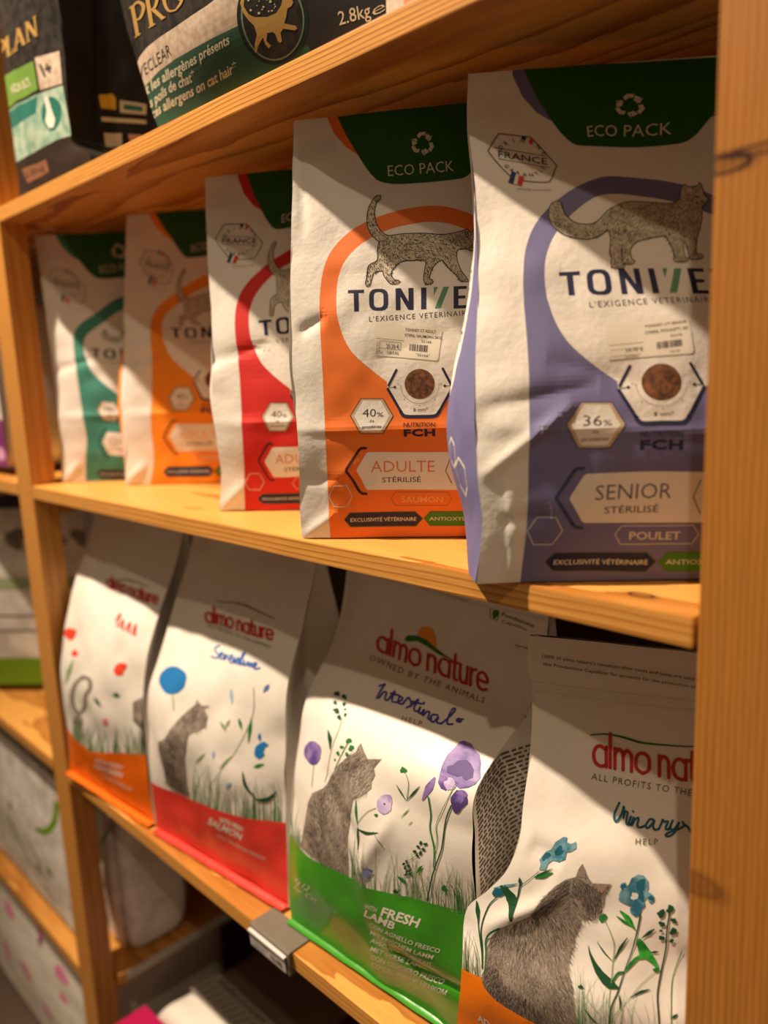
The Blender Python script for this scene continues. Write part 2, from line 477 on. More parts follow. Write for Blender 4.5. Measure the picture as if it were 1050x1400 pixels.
    def glyphs(s, strokes, f, w, mat, lay=2, warp=True, smooth=True):
        for st in strokes: s.stroke([f(q) for q in st], w, mat, lay, warp=warp, smooth=smooth)
    def build(s, name, parent, label=None):
        if not s.V: return None
        o = link_mesh(name, np.concatenate(s.V), s.F, s.mats, s.M, parent)
        if label: o['label'] = label
        return o

def tps(src, dst, lam=2.0):
    """smooth map that carries the points src onto dst"""
    src = np.array(src, float); dst = np.array(dst, float); n = len(src)
    def Uf(r2): return np.where(r2 > 0, r2*np.log(r2+1e-12), 0)
    def K(A, B): return Uf(((A[:, None]-B[None])/100)**2 @ np.ones(2))
    Pm = np.hstack([np.ones((n, 1)), src/100])
    A = np.zeros((n+3, n+3)); A[:n, :n] = K(src, src)+np.eye(n)*lam*0.02; A[:n, n:] = Pm; A[n:, :n] = Pm.T
    w = np.linalg.solve(A, np.vstack([dst, np.zeros((3, 2))]))
    def f(X):
        X = np.atleast_2d(np.asarray(X, float))
        return K(X, src) @ w[:n] + np.hstack([np.ones((len(X), 1)), X/100]) @ w[n:]
    return f

# ------------------------------------------------------------------ solid helpers
def box(name, lo, hi, mat, parent=None, bevel=0.0012):
    """box with its edges eased, in world coordinates"""
    x0, y0, z0 = lo; x1, y1, z1 = hi; e = bevel
    V = []; Fc = []
    import bmesh
    bm = bmesh.new()
    bmesh.ops.create_cube(bm, size=1.0)
    for v in bm.verts: v.co = Vector(((x0+x1)/2 + v.co.x*(x1-x0), (y0+y1)/2 + v.co.y*(y1-y0), (z0+z1)/2 + v.co.z*(z1-z0)))
    if e > 0: bmesh.ops.bevel(bm, geom=list(bm.edges), offset=e, segments=2, affect='EDGES', profile=0.7)
    bm.verts.index_update()
    V = [tuple(v.co) for v in bm.verts]; Fc = [tuple(v.index for v in f.verts) for f in bm.faces]
    bm.free()
    return link_mesh(name, V, Fc, [mat], None, parent)

# ------------------------------------------------------------------ the setting
floor_m = mat_plain('brown_floor', (0.10, 0.065, 0.045, 1), 0.6, bump=0.001, scale=20, var=0.2, vscale=6)
wall_m = mat_plain('dark_brown_wall', (0.12, 0.065, 0.035, 1), 0.8, bump=0.001, scale=30, var=0.2, vscale=5)
tag(box('floor', (-3.2, -2.4, -1.30), (1.4, 0.9, -1.25), floor_m), kind='structure')
tag(box('wall_back', (-3.2, 0.50, -1.25), (1.4, 0.54, 2.4), wall_m), kind='structure')

# ------------------------------------------------------------------ the pine shelving unit
unit = empty('shelving_unit', (-0.5, 0.2, -1.25), 'open pine shelving unit with square uprights, filling the picture', 'shelving unit')
pine_shelf = lambda n, off, knots=(), tint=(1, 1, 1): mat_wood(n, 'X', off, knots, tint)
WM = pine_shelf('pine_middle_shelf', (0.1, 0.13, 0.045), [((0.452, -0.1745, 1.25), (0.009, 0.005, 0.02), 0.9)])
WT = mat_wood('pine_upper_shelf', 'X', (0.7, 0.22, 0.03), (), (1, 1, 1), 80, 1.25)
WL = pine_shelf('pine_lower_shelf', (2.1, 0.19, 0.06), (), (1.03, 1.03, 1.0))
WS = pine_shelf('pine_side_shelves', (3.3, 0.16, 0.05))
WP = mat_wood('pine_upright_near', 'Z', (0.06, 0.14, 0), [((0.508, -0.2, 1.507), (0.013, 0.02, 0.0048), 1.0), ((0.535, -0.2, 1.5105), (0.026, 0.02, 0.0028), 1.0), ((0.506, -0.2, 1.075), (0.016, 0.02, 0.007), 0.5)], (0.70, 0.61, 0.50), 75, .7)
WQ = mat_wood('pine_upright_far', 'Z', (0.30, 0.11, 0), (), (0.92, 0.88, 0.82), 60, .6)
E_ = 0.0015
# the upright that closes the bay on the right, and the left one; each side frame has a front and a rear post and rungs
box('upright_post', (0.0, 0.0, -1.25), (0.060, 0.038, 1.6), WP, unit, E_)
box('upright_post', (0.0, 0.40, -1.25), (0.060, 0.438, 1.6), WQ, unit, E_)
box('upright_post', (X_POST-0.060, 0.0, -1.25), (X_POST, 0.038, 1.6), WQ, unit, E_)
box('upright_post', (X_POST-0.060, 0.40, -1.25), (X_POST, 0.438, 1.6), WQ, unit, E_)
for x in (0.018, X_POST-0.042):
    box('rung', (x, 0.039, Z_TOP-0.0065), (x+0.024, 0.399, Z_TOP-0.0005), WQ, unit, .001)
    for z in ( -T-0.032, Z_LOW-T-0.032, -0.942):
        box('rung', (x, 0.039, z), (x+0.024, 0.399, z+0.030), WQ, unit, E_)
D_ = 0.40
box('shelf_board', (X_POST+0.001, 0.0, Z_TOP), (-0.003, D_, Z_TOP+T), WT, unit, E_)
box('shelf_board', (X_POST+0.001, 0.0, -T), (-0.003, D_, 0.0), WM, unit, E_)
box('shelf_board', (X_POST+0.001, 0.0, Z_LOW-T), (-0.003, D_, Z_LOW), WL, unit, E_)
# boards of the neighbouring bay on the left
for z in (Z_TOP+T, 0.0, Z_LOW, 1.02):
    box('shelf_board', (-2.15, 0.0, z-T), (X_POST-0.061, D_, z), WS, unit, E_)
box('shelf_board', (-2.15, 0.041, -0.91), (-1.032, D_, -0.89), WS, unit, E_)
box('shelf_board', (-2.15, 0.0, -0.91), (X_POST-0.061, 0.040, -0.89), WS, unit, E_)
box('shelf_board', (X_POST+0.001, 0.0, 1.0), (-0.003, D_, 1.02), WS, unit, E_)

# ------------------------------------------------------------------ flat-bottomed paper bags (middle shelf)
def corner_px(px, yaw, off, P0):
    """the bag edge seen at px, lying on the upright plane set `off` behind the bag's front bottom edge"""
    n = np.array([-math.sin(yaw), math.cos(yaw), 0])
    return on_plane([px], P0 + n*off, n)[0]

def paper_bag(name, label, bl, yaw_deg, edge, W, D, gus, seed, group, creases=(), fold=(), nu=56, nv=90):
    yaw = math.radians(yaw_deg)
    ex = np.array([math.cos(yaw), math.sin(yaw), 0]); n = np.array([-ex[1], ex[0], 0])
    d = ray([bl])[0]; P0 = C + d*((0.001-C[2])/d[2])
    root = empty(name, tuple(P0 + ex*W/2 + n*D/2), label, 'pet food bag', group)
    rows = []; raw = []
    for (u, v, off) in edge:
        raw.append(corner_px((u, v), yaw, off, P0))
    z1 = raw[-1][2]
    raw[0] = P0.copy()
    for q, (u, v, off) in zip(raw, edge):
        q2 = P0 + n*off + np.array([0, 0, q[2]])      # straight edge
        dx = (q - q2) @ ex
        rows.append(((q[2]-P0[2])/(z1-P0[2]), q, q2 + ex*(W - dx*0.7)))
    vs = [r[0] for r in rows]
    front = Panel(rows, -n, [(0, 0.0), (.15, .006), (.35, .009), (.7, .004), (1, 0)], 4.0, 0.0032, seed, nu, nv)
    front.creases = list(creases)
    topoff = edge[-1][2]
    # back edge: D behind at the bottom, meeting the front at the top seal
    def back_off(v):
        s_ = min(1, max(0, (v-.25)/.72)); s_ = s_*s_*(3-2*s_)
        return D*(1-s_) + (topoff+0.0015)*s_
    gl = []; gr = []; bk = []
    for v, L, Q in rows:
        offL = np.interp(v, vs, [e[2] for e in edge])
        zc = np.array([0, 0, L[2]])
        Bl = L + n*(back_off(v)-offL); Br = Q + n*(back_off(v)-offL)
        gl.append((v, Bl, L)); gr.append((v, Q, Br)); bk.append((v, Br, Bl))
    f = front.mesh('front_panel', [PAPER], root)
    gus_m = gus.get('mats', [PAPER])
    gL = Panel(gl, -ex, gus['bulge'], 2.0, 0.002, seed+5, 24, nv)
    gR = Panel(gr, ex, [(0, 0), (.4, .012), (1, -.002)], 2.0, 0.002, seed+6, 12, 40)
    bP = Panel(bk, n, [(0, 0), (.4, .01), (1, 0)], 3.0, 0.002, seed+7, 16, 40)
    gL.mesh('side_gusset', [PAPER], root); gR.mesh('side_gusset', [PAPER], root)
    bP.mesh('back_panel', [PAPER], root)
    zb = P0[2]
    q = [P0, P0+ex*W, P0+ex*W+n*D, P0+n*D]
    link_mesh('base_panel', [p + np.array([0, 0, 0.0006]) for p in q], [(0, 3, 2, 1)], [PAPER], None, root)
    # crimped rows of the heat seal: fine raised ribs across the top
    ribs = Art(front, uvspace=True)
    for k in range(84):
        u = .02 + k*.0116
        if .17 < u: continue
        ribs.stroke([(u, .905), (u, .950)], .0030, PAPER, 3, smooth=False, cap=False)
    ribs.build('top_seal', root)
    return root, front, gL

OR_BL = (413, 735)
kib_m = mat_two('printed_kibble', srgb(66, 36, 18), srgb(140, 86, 46), 260, 0.7, .35, .7)
cat_base = mat_two('tabby_print_ground', srgb(208, 196, 172), srgb(182, 168, 144), 130, 0.6, .35, .65)
cat_dark = ink('tabby_print_line', 36, 32, 30)
STICK = mat_plain('price_sticker_paper', srgb(232, 222, 206), 0.28, spec=0.6)

def o_(cx, cy, ox, oy, s):
    return (ox+cx/s, oy+cy/s)
def P_(lst, ox, oy, s): return [(ox+a/s, oy+b/s) for a, b in lst]

TAB_CAT = [(235,103),(205,105),(180,130),(150,180),(132,240),(128,310),(140,370),(170,425),(215,465),(222,480),(213,530),(215,585),(205,625),(150,655),(133,690),(128,750),(118,800),(125,825),(150,820),(160,790),(172,750),(190,715),(250,705),(262,740),(290,780),(315,805),(360,808),(390,795),(380,780),(350,775),(325,740),(330,700),(365,665),(400,635),(460,625),(590,625),(590,680),(580,740),(582,790),(600,810),(640,808),(655,790),(645,772),(625,765),(635,720),(660,670),(690,640),(725,620),(760,660),(810,710),(850,750),(870,785),(905,788),(935,785),(915,750),(885,710),(860,660),(845,610),(845,560),(860,535),(920,528),(960,545),(1010,525),(1030,480),(1000,430),(985,375),(960,400),(925,370),(905,378),(870,390),(800,405),(720,415),(600,405),(480,405),(380,412),(300,422),(250,395),(215,350),(195,290),(190,220),(205,160),(235,130)]
LONG_CAT = [(95,198),(60,215),(45,260),(50,310),(75,355),(120,395),(190,420),(270,428),(340,412),(395,375),(412,390),(415,450),(408,500),(420,540),(418,585),(440,600),(490,600),(500,580),(480,565),(478,500),(485,490),(487,540),(500,575),(550,575),(558,555),(540,540),(535,490),(560,455),(600,435),(730,412),(760,450),(785,500),(795,555),(810,565),(865,562),(875,545),(855,530),(845,480),(850,440),(870,490),(880,540),(900,550),(950,545),(965,530),(945,515),(925,510),(925,430),(945,360),(958,290),(960,235),(990,200),(992,185),(975,165),(960,120),(945,88),(930,110),(880,115),(860,102),(840,110),(830,140),(825,185),(800,205),(770,215),(700,212),(600,205),(520,205),(450,225),(390,260),(350,305),(300,335),(230,335),(180,315),(140,275),(125,240),(120,212)]
def inside(p, poly):
    x, y = p; c = False; n = len(poly); j = n-1
    for i in range(n):
        xi, yi = poly[i]; xj, yj = poly[j]
        if (yi > y) != (yj > y) and x < (xj-xi)*(y-yi)/(yj-yi)+xi: c = not c
        j = i
    return c
def engraved_cat(art, outline, seed, n, dirf, warp=True, lenr=(2.2, 5), w=.8):
    """a cat drawn like an engraving: ground, outline, short curved hatching"""
    art.poly(outline, cat_base, 3, warp=warp)
    art.stroke(outline, 1.2, cat_dark, 5, closed=True, warp=warp, cap=False, k=3)
    rnd = random.Random(seed); xs = [p[0] for p in outline]; ys = [p[1] for p in outline]
    V = []; Tt = []
    k = 0
    while k < n:
        p = (rnd.uniform(min(xs), max(xs)), rnd.uniform(min(ys), max(ys)))
        if not inside(p, outline): continue
        k += 1
        a = dirf(p) + rnd.uniform(-.35, .35); L = rnd.uniform(*lenr); ww = w*rnd.uniform(.6, 1.3)
        d = np.array([math.cos(a), math.sin(a)]); nn = np.array([-d[1], d[0]])
        q = np.array(p); b = len(V); m = q + d*L*.5 + nn*rnd.uniform(.2, .7)
        V += [tuple(q), tuple(m + nn*ww/2), tuple(q+d*L), tuple(m - nn*ww/2)]
        Tt += [(b, b+1, b+3), (b+1, b+2, b+3)]
    art.tris(np.array(V), np.array(Tt), cat_dark, 4, clip=False, warp=warp)

def paper_design(root, front, warp, cfg):
    """front print shared by the row of paper bags, in the orange bag's coordinates"""
    field, dark = cfg['field'], cfg.get('dark', cfg['field'])
    mx = lambda x: 2*586 - x
    A = Art(front, warp)
    outer = [(453,742),(448,657),(445,590),(441,510),(437,430),(437.3,406.7),(440,374.7),(452,345),(470.7,326.7),(500,310.7)]
    outer = [(453,742),(448,657),(445,590),(441,510),(437,440)] + spline([(437,430),(437.3,406),(441,374),(452,345),(472,322),(500,304),(534.7,291),(566.7,284),(593,282),(620,285),(650,296),(684,316),(712,342),(728,372),(733,406),(734,440)], False, 4) + [(734,520),(728,600),(722,660),(716,742)]
    A.poly(outer, field, 1)
    inner = spline([(461,430),(460,405),(462.7,380),(473,356),(494.7,334),(529,315),(566.7,306),(593,304),(620,308),(652,321),(684,343),(704,372),(711,406),(709,440),(700,468),(682,493),(652,510),(634,518)], False, 4) + [(619,531),(575,560),(530,530)] + spline([(529,522),(503,502),(481,481),(468,457),(461,430)], False, 4)
    A.poly(inner, PAPER, 2)
    A.build('coloured_field', root, cfg['field_label'])
    B = Art(front, warp)
    B.poly([(447,150),(447,160),(457,183),(473,201),(491,213),(500,214),(470,150)], dark, 1)
    B.poly([(709,150),(706,160),(697,183),(681,201),(663,213),(654,214),(684,150)], dark, 1)
    B.poly([(458,146),(461,159),(472,183),(487,208),(498,226),(507,238)] + spline([(507,238),(517,247),(532,251),(551,251.5),(590,249),(622,246),(636,243),(646,234)], False, 4) + [(660,212),(676,183),(690,150),(692,140)], ECO, 2)
    for k in range(3):                                    # recycling arrows
        a0 = -math.pi/2 + k*2*math.pi/3
        def rp(r, a, c=(578, 197)): return (c[0]+r*math.cos(a), c[1]+r*math.sin(a))
        t1 = rp(16, a0-.34); t2 = rp(16, a0+.34); i1 = rp(8.2, a0-.75); o1 = rp(14.0, a0-.75); 
        B.poly([rp(13.6, a0-.62), rp(16.2, a0-.26), rp(16.2, a0+.26), rp(11.2, a0+.30), rp(11.2, a0-.10), rp(8.6, a0-.62)], ECOTXT, 4)
        B.poly([rp(14.4, a0+.34), rp(15.4, a0+.80), rp(9.2, a0+.98), rp(7.6, a0+.52), rp(10.8, a0+.40)], ECOTXT, 4)
        B.poly([rp(17.5, a0+.86), rp(7.2, a0+1.05), rp(11.5, a0+1.22)], ECOTXT, 4)
    B.text('ECO PACK', (530.7, 241), (621, 235), 15.5, ECOTXT, 4, bold=-.004)
    B.build('eco_pack_banner', root, 'dark green banner reading ECO PACK with recycling arrows')
    # brand name and tagline
    c3 = lambda a, b: (460+a/5.526, 380+b/5.526)
    N = Art(front, warp)
    navy = cfg.get('navy', NAVY)
    N.poly([c3(88,93), c3(210,90), c3(210,115), c3(88,118)], navy, 3); N.poly([c3(132,110), c3(168,110), c3(170,253), c3(134,254)], navy, 3)
    ro = lambda x0, y0, x1, y1, r: [c3(x, y) for cx, cy, a0 in ((x0+r, y0+r, 180), (x1-r, y0+r, 270), (x1-r, y1-r, 0), (x0+r, y1-r, 90)) for x, y in [(cx+r*math.cos(math.radians(a0+t)), cy+r*math.sin(math.radians(a0+t))) for t in (0, 30, 60, 90)]]
    N.poly(ro(248, 84, 392, 248, 48), navy, 3, holes=[ro(283, 108, 356, 224, 26)])
    for g in ([(448,80),(488,79),(545,180),(545,78),(583,77),(583,242),(543,242),(484,140),(484,243),(448,244)], [(640,74),(680,73),(680,237),(640,238)],
              [(885,64),(985,61),(985,84),(922,86),(922,135),(975,133),(975,156),(922,158),(922,208),(988,206),(988,230),(885,233)],
              [(1020,60),(1140,57),(1140,81),(1098,82),(1098,226),(1062,227),(1062,83),(1020,84)]):
        N.poly([c3(a, b) for a, b in g], navy, 3)
    N.poly([c3(735,70), c3(767,68), c3(735,136)], MINT, 3); N.poly([c3(808,68), c3(852,66), c3(788,230), c3(743,232)], MINT, 3)
    N.text("L'EXIGENCE VETERINAIRE", (505, 440), (643, 431.2), 7.4, CHAR, 3, bold=.002, spacing=1.25)
    N.build('brand_name', root, 'navy block letters with two green slashes and a small tagline')
    # kibble window
    K = Art(front, warp)
    K.poly([(539,522),(532,531),(549,566),(557,571),(592,571),(600,566),(620,530),(611,520),(575,500)], PAPER, 3)
    K.disc((574, 525), 20.6, kib_m, 4, n=36)
    for st in ([(542,506),(531.5,527)], [(605.5,504),(617,526)]): K.line(st, 3.4, navy, 4)
    K.line([(530.5,532),(548,562)], 3.6, navy, 4); K.stroke([(548,562),(551,567),(557,569.3),(575,569.4),(592,569),(598,566.5),(601,562)], 4.6, navy, 4); K.line([(601,562),(619,530)], 3.6, navy, 4)
    K.line([(531,530),(539,529.3)], .8, CHAR, 5); K.disc((540, 529.2), 1.8, CHAR, 5, n=10); K.line([(610,527.5),(619,527.5)], .8, CHAR, 5); K.disc((608.4, 527.6), 1.8, CHAR, 5, n=10)
    K.stroke([(574+26.5*math.cos(a), 525+26.5*math.sin(a)) for a in [x*math.pi/14 for x in range(0, 15)]], .45, GREY, 5, k=2, cap=False)
    for a in (0, .785, 1.57, 2.356, 3.14): K.disc((574+29.5*math.cos(a), 525+29.5*math.sin(a)), .8, GREY, 5, n=8)
    K.text('8 mm*', (565.5, 562.5), (585.5, 561.8), 5.2, CHAR, 5)
    K.text('NUTRITION', (552.3, 583.2), (595, 583), 6.0, cfg.get('ntxt', CHAR), 5, bold=.01)
    K.text('FCH', (552.5, 595.8), (595.3, 595.4), 9.6, navy, 5, bold=.045, spacing=1.1)
    K.build('kibble_window', root, 'round brown kibble in a navy half hexagon')
    # protein hexagon, name plate, pills
    H = Art(front, warp); edge = cfg.get('edge', CHAR)
    hx = lambda cx, cy, rx, ry: [(cx-rx, cy), (cx-rx*.52, cy-ry), (cx+rx*.52, cy-ry), (cx+rx, cy), (cx+rx*.52, cy+ry), (cx-rx*.52, cy+ry)]
    H.poly(hx(508.7, 568.8, 30, 24.2), edge, 3); H.poly(hx(508.7, 568.8, 28.6, 23.2), ink('beige', 190, 166, 136), 4); H.poly(hx(508.7, 568.8, 24, 21), PAPER, 5)
    H.text(cfg['pct'], (496, 570), (514.5, 569.8), 11.5, CHAR, 6, bold=-.004); H.text('%', (515.6, 570), (524.6, 569.8), 6.6, CHAR, 6)
    H.text('de', (505.4, 577.6), (512, 577.4), 4.2, CHAR, 6); H.text('protéines', (496, 585.6), (522, 584.6), 4.4, CHAR, 6, bold=.005)
    H.build('protein_hexagon', root)
    G = Art(front, warp)
    G.stroke([(500,612.6),(494,613),(490.5,616)], 3.6, edge, 3); G.line([(490.5,616),(475.5,640)], 3.6, edge, 3); G.stroke([(475.5,640),(474.6,642.6),(475.8,645)], 3.6, edge, 3, cap=False); G.line([(475.8,645),(491.5,670)], 3.6, edge, 3); G.stroke([(491.5,670),(495.5,673.6),(501.5,674.6)], 3.6, edge, 3)
    G.poly([(488,642.5),(489.5,639),(501,619.5),(504,618),(652,617.5),(668,643),(652,669),(504,669.3),(501,667.5),(489.5,646)], PAPER, 3)
    G.line([(616,626),(609.5,643),(618,660)], 1.2, OLIVE, 4)
    G.text(cfg['name'], (cfg.get('nx', 507.5), 645.3), (cfg.get('nx1', 594.5), 644.6), 16.3, cfg['nametxt'], 4, bold=-.006)
    G.text(cfg['sub'], (522.6, 659.3), (575.7, 658.6), 7.2, CHAR, 4, bold=.004)
    G.build('name_plate', root)
    S = Art(front, warp)
    S.line([(535,681),(541,672.4),(612,672),(618,681),(612,690.6),(541,691)], .8, cfg['dim'], 3, closed=True)
    S.text(cfg['taste'], (549, 686.2), (cfg.get('tx1', 605.8), 686.2), 8.2, cfg['tastetxt'], 4, bold=.012)
    S.poly([(471,709.7),(479,700),(568,698.6),(578.6,708.6),(569,719.6),(480,720)], OLIVE, 3)
    S.poly([(472.2,709.7),(479.5,700.8),(567.5,699.6),(577.2,708.7),(568.3,718.6),(480.5,719)], cfg.get('bar', NAVY), 4)
    S.text('EXCLUSIVITÉ VÉTÉRINAIRE', (480, 712.6), (569.5, 711.6), 5.2, ECOTXT, 5, bold=.008)
    S.poly([(579,708.6),(588,698.6),(668,698),(678,708),(668,718.6),(588,719)], OLIVE, 3)
    S.poly([(580.4,708.6),(588.5,699.6),(667.5,699),(676.6,708),(667.5,717.8),(588.8,718)], ink('leaf_pill_green', 66, 120, 26), 4)
    S.text('ANTIOXYDANTS', (587, 711.4), (664, 711), 5.0, ECOTXT, 5, bold=.005)
    S.line([(450,678),(457.6,664),(475,663.4),(482.6,678),(475,692),(457.6,692)], 1.0, cfg.get('hexline', ECOTXT), 4, closed=True)
    S.build('lower_print', root)
    if cfg.get('seal', True):
        Q = Art(front, warp)
        sc = lambda a, b: (416 + (a-80)/825*74.5, 258.5 + (b-380)/170*(10.5) + 0) if False else (416+(a-80)*.0875, 228 + (b-125)*.0862)
        ring = [sc(*p) for p in ((80,380),(95,345),(220,150),(270,128),(580,135),(660,170),(890,480),(905,550),(880,590),(775,790),(690,830),(420,800),(290,740),(85,410))]
        sm = GREY
        Q.stroke(ring, 1.4, sm, 3, closed=True, cap=False, k=3)
        Q.line([sc(160,325), sc(800,395)], .6, CHAR, 3); Q.line([sc(185,482), sc(825,555)], .6, CHAR, 3)
        Q.text('FRANCE', sc(190,455), sc(800,512), 8.4, CHAR, 4, bold=.004)
        cen = sc(500, 440)
        for k, ch in enumerate('ORIGINE'):
            a = math.radians(-150 + k*21.5); c_ = (cen[0]+24*math.cos(a), cen[1]+20*math.sin(a)+1); t = np.array([-math.sin(a), math.cos(a)])
            Q.char(ch, c_, t, 5.2, CHAR, 4)
        for k, ch in enumerate('GARANTIE'):
            a = math.radians(146 - k*17); c_ = (cen[0]+26*math.cos(a), cen[1]+24*math.sin(a)+1); t = np.array([math.sin(a), -math.cos(a)])
            Q.char(ch, c_, t, 5.0, CHAR, 4)
        for g, m_ in (([(520,130),(575,135),(565,190),(515,180)], BLUEI), ([(625,155),(675,175),(640,245),(600,220)], REDI), ([(325,660),(375,690),(305,870),(250,850)], BLUEI), ([(400,725),(465,740),(405,895),(350,880)], REDI), ([(375,690),(400,725),(350,880),(305,870)], WHITE)):
            Q.poly([sc(*p) for p in g], m_, 5)
        Q.text(cfg.get('sealsub', 'ADULTE'), sc(335,955), sc(730,1000), 2.6, GREY, 4)
        Q.build('origin_seal', root, 'grey hexagonal stamp reading ORIGINE FRANCE GARANTIE')

OC = Art  # short alias
KEYS = dict(  # where the same printed features sit on each bag in the photograph
 BR0=dict(o=(455,735),s=(715,797),r=(337,697),a=(208,663),t=(120,660)), BL=dict(o=(413,735),s=(650,797),r=(300,698),a=(172,663),t=(85,659)),
 TL=dict(o=(403,165),s=(640,101),r=(281,243),a=(173,294),t=(48,323)), gTL=dict(o=(461,159),s=(720,105),r=(339,243),a=(214,294),t=(86,323)),
 gB=dict(o=(532,251),s=(805,199),r=(386,313),a=(263,352),t=(141,381)),
 ecoL=dict(o=(530.7,241),s=(804,187)), ecoR=dict(o=(621,235),s=(919,183)), rec=dict(o=(578,195),s=(861,143)),
 TTL=dict(o=(476,397),s=(763.6,373.7),r=(353.7,439),a=(233,448),t=(123.5,476)), TBL=dict(o=(484,426),s=(777.4,404),r=(361.4,458.6),a=(240,462),t=(130,488)),
 IBR=dict(o=(583,423),s=(902,401.5)), kib=dict(o=(574,525),s=(905,522)), khB=dict(o=(574,569.4),s=(906,578)),
 hexL=dict(o=(479.4,568.6),s=(773.6,580),r=(358.8,569.6),a=(230.6,543.6),t=(133,560)), hexR=dict(o=(538,568.6),s=(855,580),r=(403,569.6),a=(267.7,545)),
 fchL=dict(o=(552,595.5),s=(874,614)), fchR=dict(o=(595,595),s=(933,614)),
 brk=dict(o=(474.6,642.3),s=(760.7,680.7),r=(355,629),a=(224,597.4),t=(137,604)), pil=dict(o=(488,642),s=(778,681),r=(361.7,631),a=(232,597),t=(140,604)),
 hxL=dict(o=(450,678),s=(721,725.7),r=(335,659),a=(211,622),t=(118,625)), hxR=dict(o=(482,678),s=(768,724.4),r=(361,659),a=(231,623),t=(139,626)),
 exL=dict(o=(471,709.7),s=(743.6,768.6),r=(352,681.8),a=(224,644),t=(131,648)), exR=dict(o=(578,709),s=(896.6,767.7)),
 frL=dict(o=(416,256),s=(669,213.4),r=(296,332.6)), frR=dict(o=(490,268),s=(763.4,232.9),r=(360.6,336.8)), frC=dict(o=(453,262),s=(716,223),r=(328,335),a=(217.7,369),t=(93,393.5)),
 ring=dict(o=(437,406.7),s=(715,377),r=(321,442),a=(205,449),t=(101,473)), apex=dict(o=(593,282),s=(870,245)), ringT=dict(o=(500,310.7),s=(790,261),r=(368,364),a=(243,404),t=(135,432)),
 lcx=dict(o=(529,522),s=(845,522)),
)
def warp_to(b):
    k = [v for v in KEYS.values() if 'o' in v and b in v]
    return tps([v['o'] for v in k], [v[b] for v in k])

sol = lambda v0, v1: [(0, .002), (.3, v0), (.7, v1), (1, 0)]
GRP = 'paper bags in a row on the middle shelf'
# senior bag, nearest the camera
root, front, gl = paper_bag('paper_pet_food_bag', 'white and lavender paper bag reading SENIOR STÉRILISÉ, nearest on the middle shelf', (651, 797), 41,
    [(651,797,0.0),(655,762,0.0),(659,720,0.0),(653,650,0.003),(651,590,0.008),(650,500,0.022),(654,380,0.046),(649,250,0.076),(641,180,0.090),(640,101,0.100)],
    0.25, 0.10, dict(bulge=[(0, .003), (.12, .012), (.3, .019), (.45, .012), (.62, .003), (1, -.004)]), 11, GRP, nu=80, nv=124,
    creases=[((.0, .33), (.35, .37), -.003, .02), ((.0, .20), (.28, .34), .004, .014), ((.05, .12), (.2, .13), -.003, .008), ((.10, .0), (.08, .2), .003, .012), ((.0, .30), (.9, .27), .0015, .012), ((.2, .42), (.5, .36), -.002, .03)])
SENIOR_FRONT = front
LAV = ink('lavender', 110, 106, 148); LAVD = ink('lavender_outline', 52, 58, 104)
W = warp_to('s')
paper_design(root, front, W, dict(field=LAV, field_label='lavender printed field with arch', pct='36', name='SENIOR', nx=513, nx1=587, sub='STÉRILISÉ', nametxt=ink('slate_text', 84, 84, 108), taste='POULET', tx1=600, tastetxt=ECOTXT, dim=ECOTXT, edge=LAVD, ntxt=LAVD, sealsub='SENIOR CHICKEN'))
A = Art(front)
def d2(p):
    x = p[0]
    return 1.9 + .5*math.sin(x*.03) if x > 800 else .3
engraved_cat(A, P_(LONG_CAT, 740, 230, 4.375), 5, 2300, d2, lenr=(2.5, 6), w=.58)
A.stroke(P_([(905,180),(925,172),(940,182)], 740, 230, 4.375), 1.2, cat_dark, 6); A.stroke(P_([(960,205),(975,212),(988,204)], 740, 230, 4.375), .8, cat_dark, 6)
A.build('cat_picture', root, 'engraved long-haired cat standing')
g = Art(gl, uvspace=True)     # side gusset print: lavender with a white curve and two outlined hexagons
g.poly([(0, 0), (1, 0), (1, .93), (.95, .86), (.89, .72), (.82, .57), (.74, .44), (.5, .34), (0, .30)], LAV, 1)
for cx, cy, r in ((.80, .20, .075), (.70, .245, .06)):
    g.line([(cx+r*math.cos(a*math.pi/3+math.pi/6), cy+r*.50*math.sin(a*math.pi/3+math.pi/6)) for a in range(6)], .006, ECOTXT, 3, closed=True)
g.text('STERILISE', (.66, .70), (.60, .46), .07, GREY, 3, up=(1, 0))
g.build('gusset_print', root)

# orange bag
root, front, gl = paper_bag('paper_pet_food_bag', 'white and orange paper bag reading ADULTE STÉRILISÉ SAUMON, second from the right post', (413, 735), 36,
    [(413,735,0.0),(410,690,0.0),(409,640,-.001),(407,590,-.002),(403,555,0.0),(397,500,0.002),(396,440,0.006),(398,330,0.018),(400,260,0.026),(403,165,0.036)],
    0.25, 0.09, dict(bulge=[(0, .0), (.2, -.004), (.6, -.02), (1, -.004)]), 23, GRP, nu=80, nv=124,
    creases=[((-.05, .268), (1.05, .263), .0022, .007), ((-.05, .255), (1.05, .252), -.0015, .004), ((-.05, .145), (.3, .145), -.002, .006), ((.03, .50), (.14, .535), -.003, .012), ((.0, .0), (.16, .07), .003, .012), ((.05, .72), (.02, .95), -.002, .02), ((.1, .12), (.25, .2), .002, .02)])
ORG = ink('bright_orange', 232, 116, 40); MAR = ink('maroon', 70, 22, 32)
paper_design(root, front, None, dict(field=ORG, field_label='orange printed field with arch', pct='40', name='ADULTE', sub='STÉRILISÉ', nametxt=ink('copper_text', 216, 124, 66), taste='SAUMON', tastetxt=ink('salmon_text', 240, 168, 96), dim=ink('dull_orange', 176, 96, 40), edge=MAR, ntxt=MAR, seal=False, bar=ink('dark_bar', 44, 36, 58)))
A = Art(front)
def d1(p):
    x, y = p
    return 1.5 if x < 520 and y < 340 else 1.25 + .9*math.sin(x*.045+y*.03)
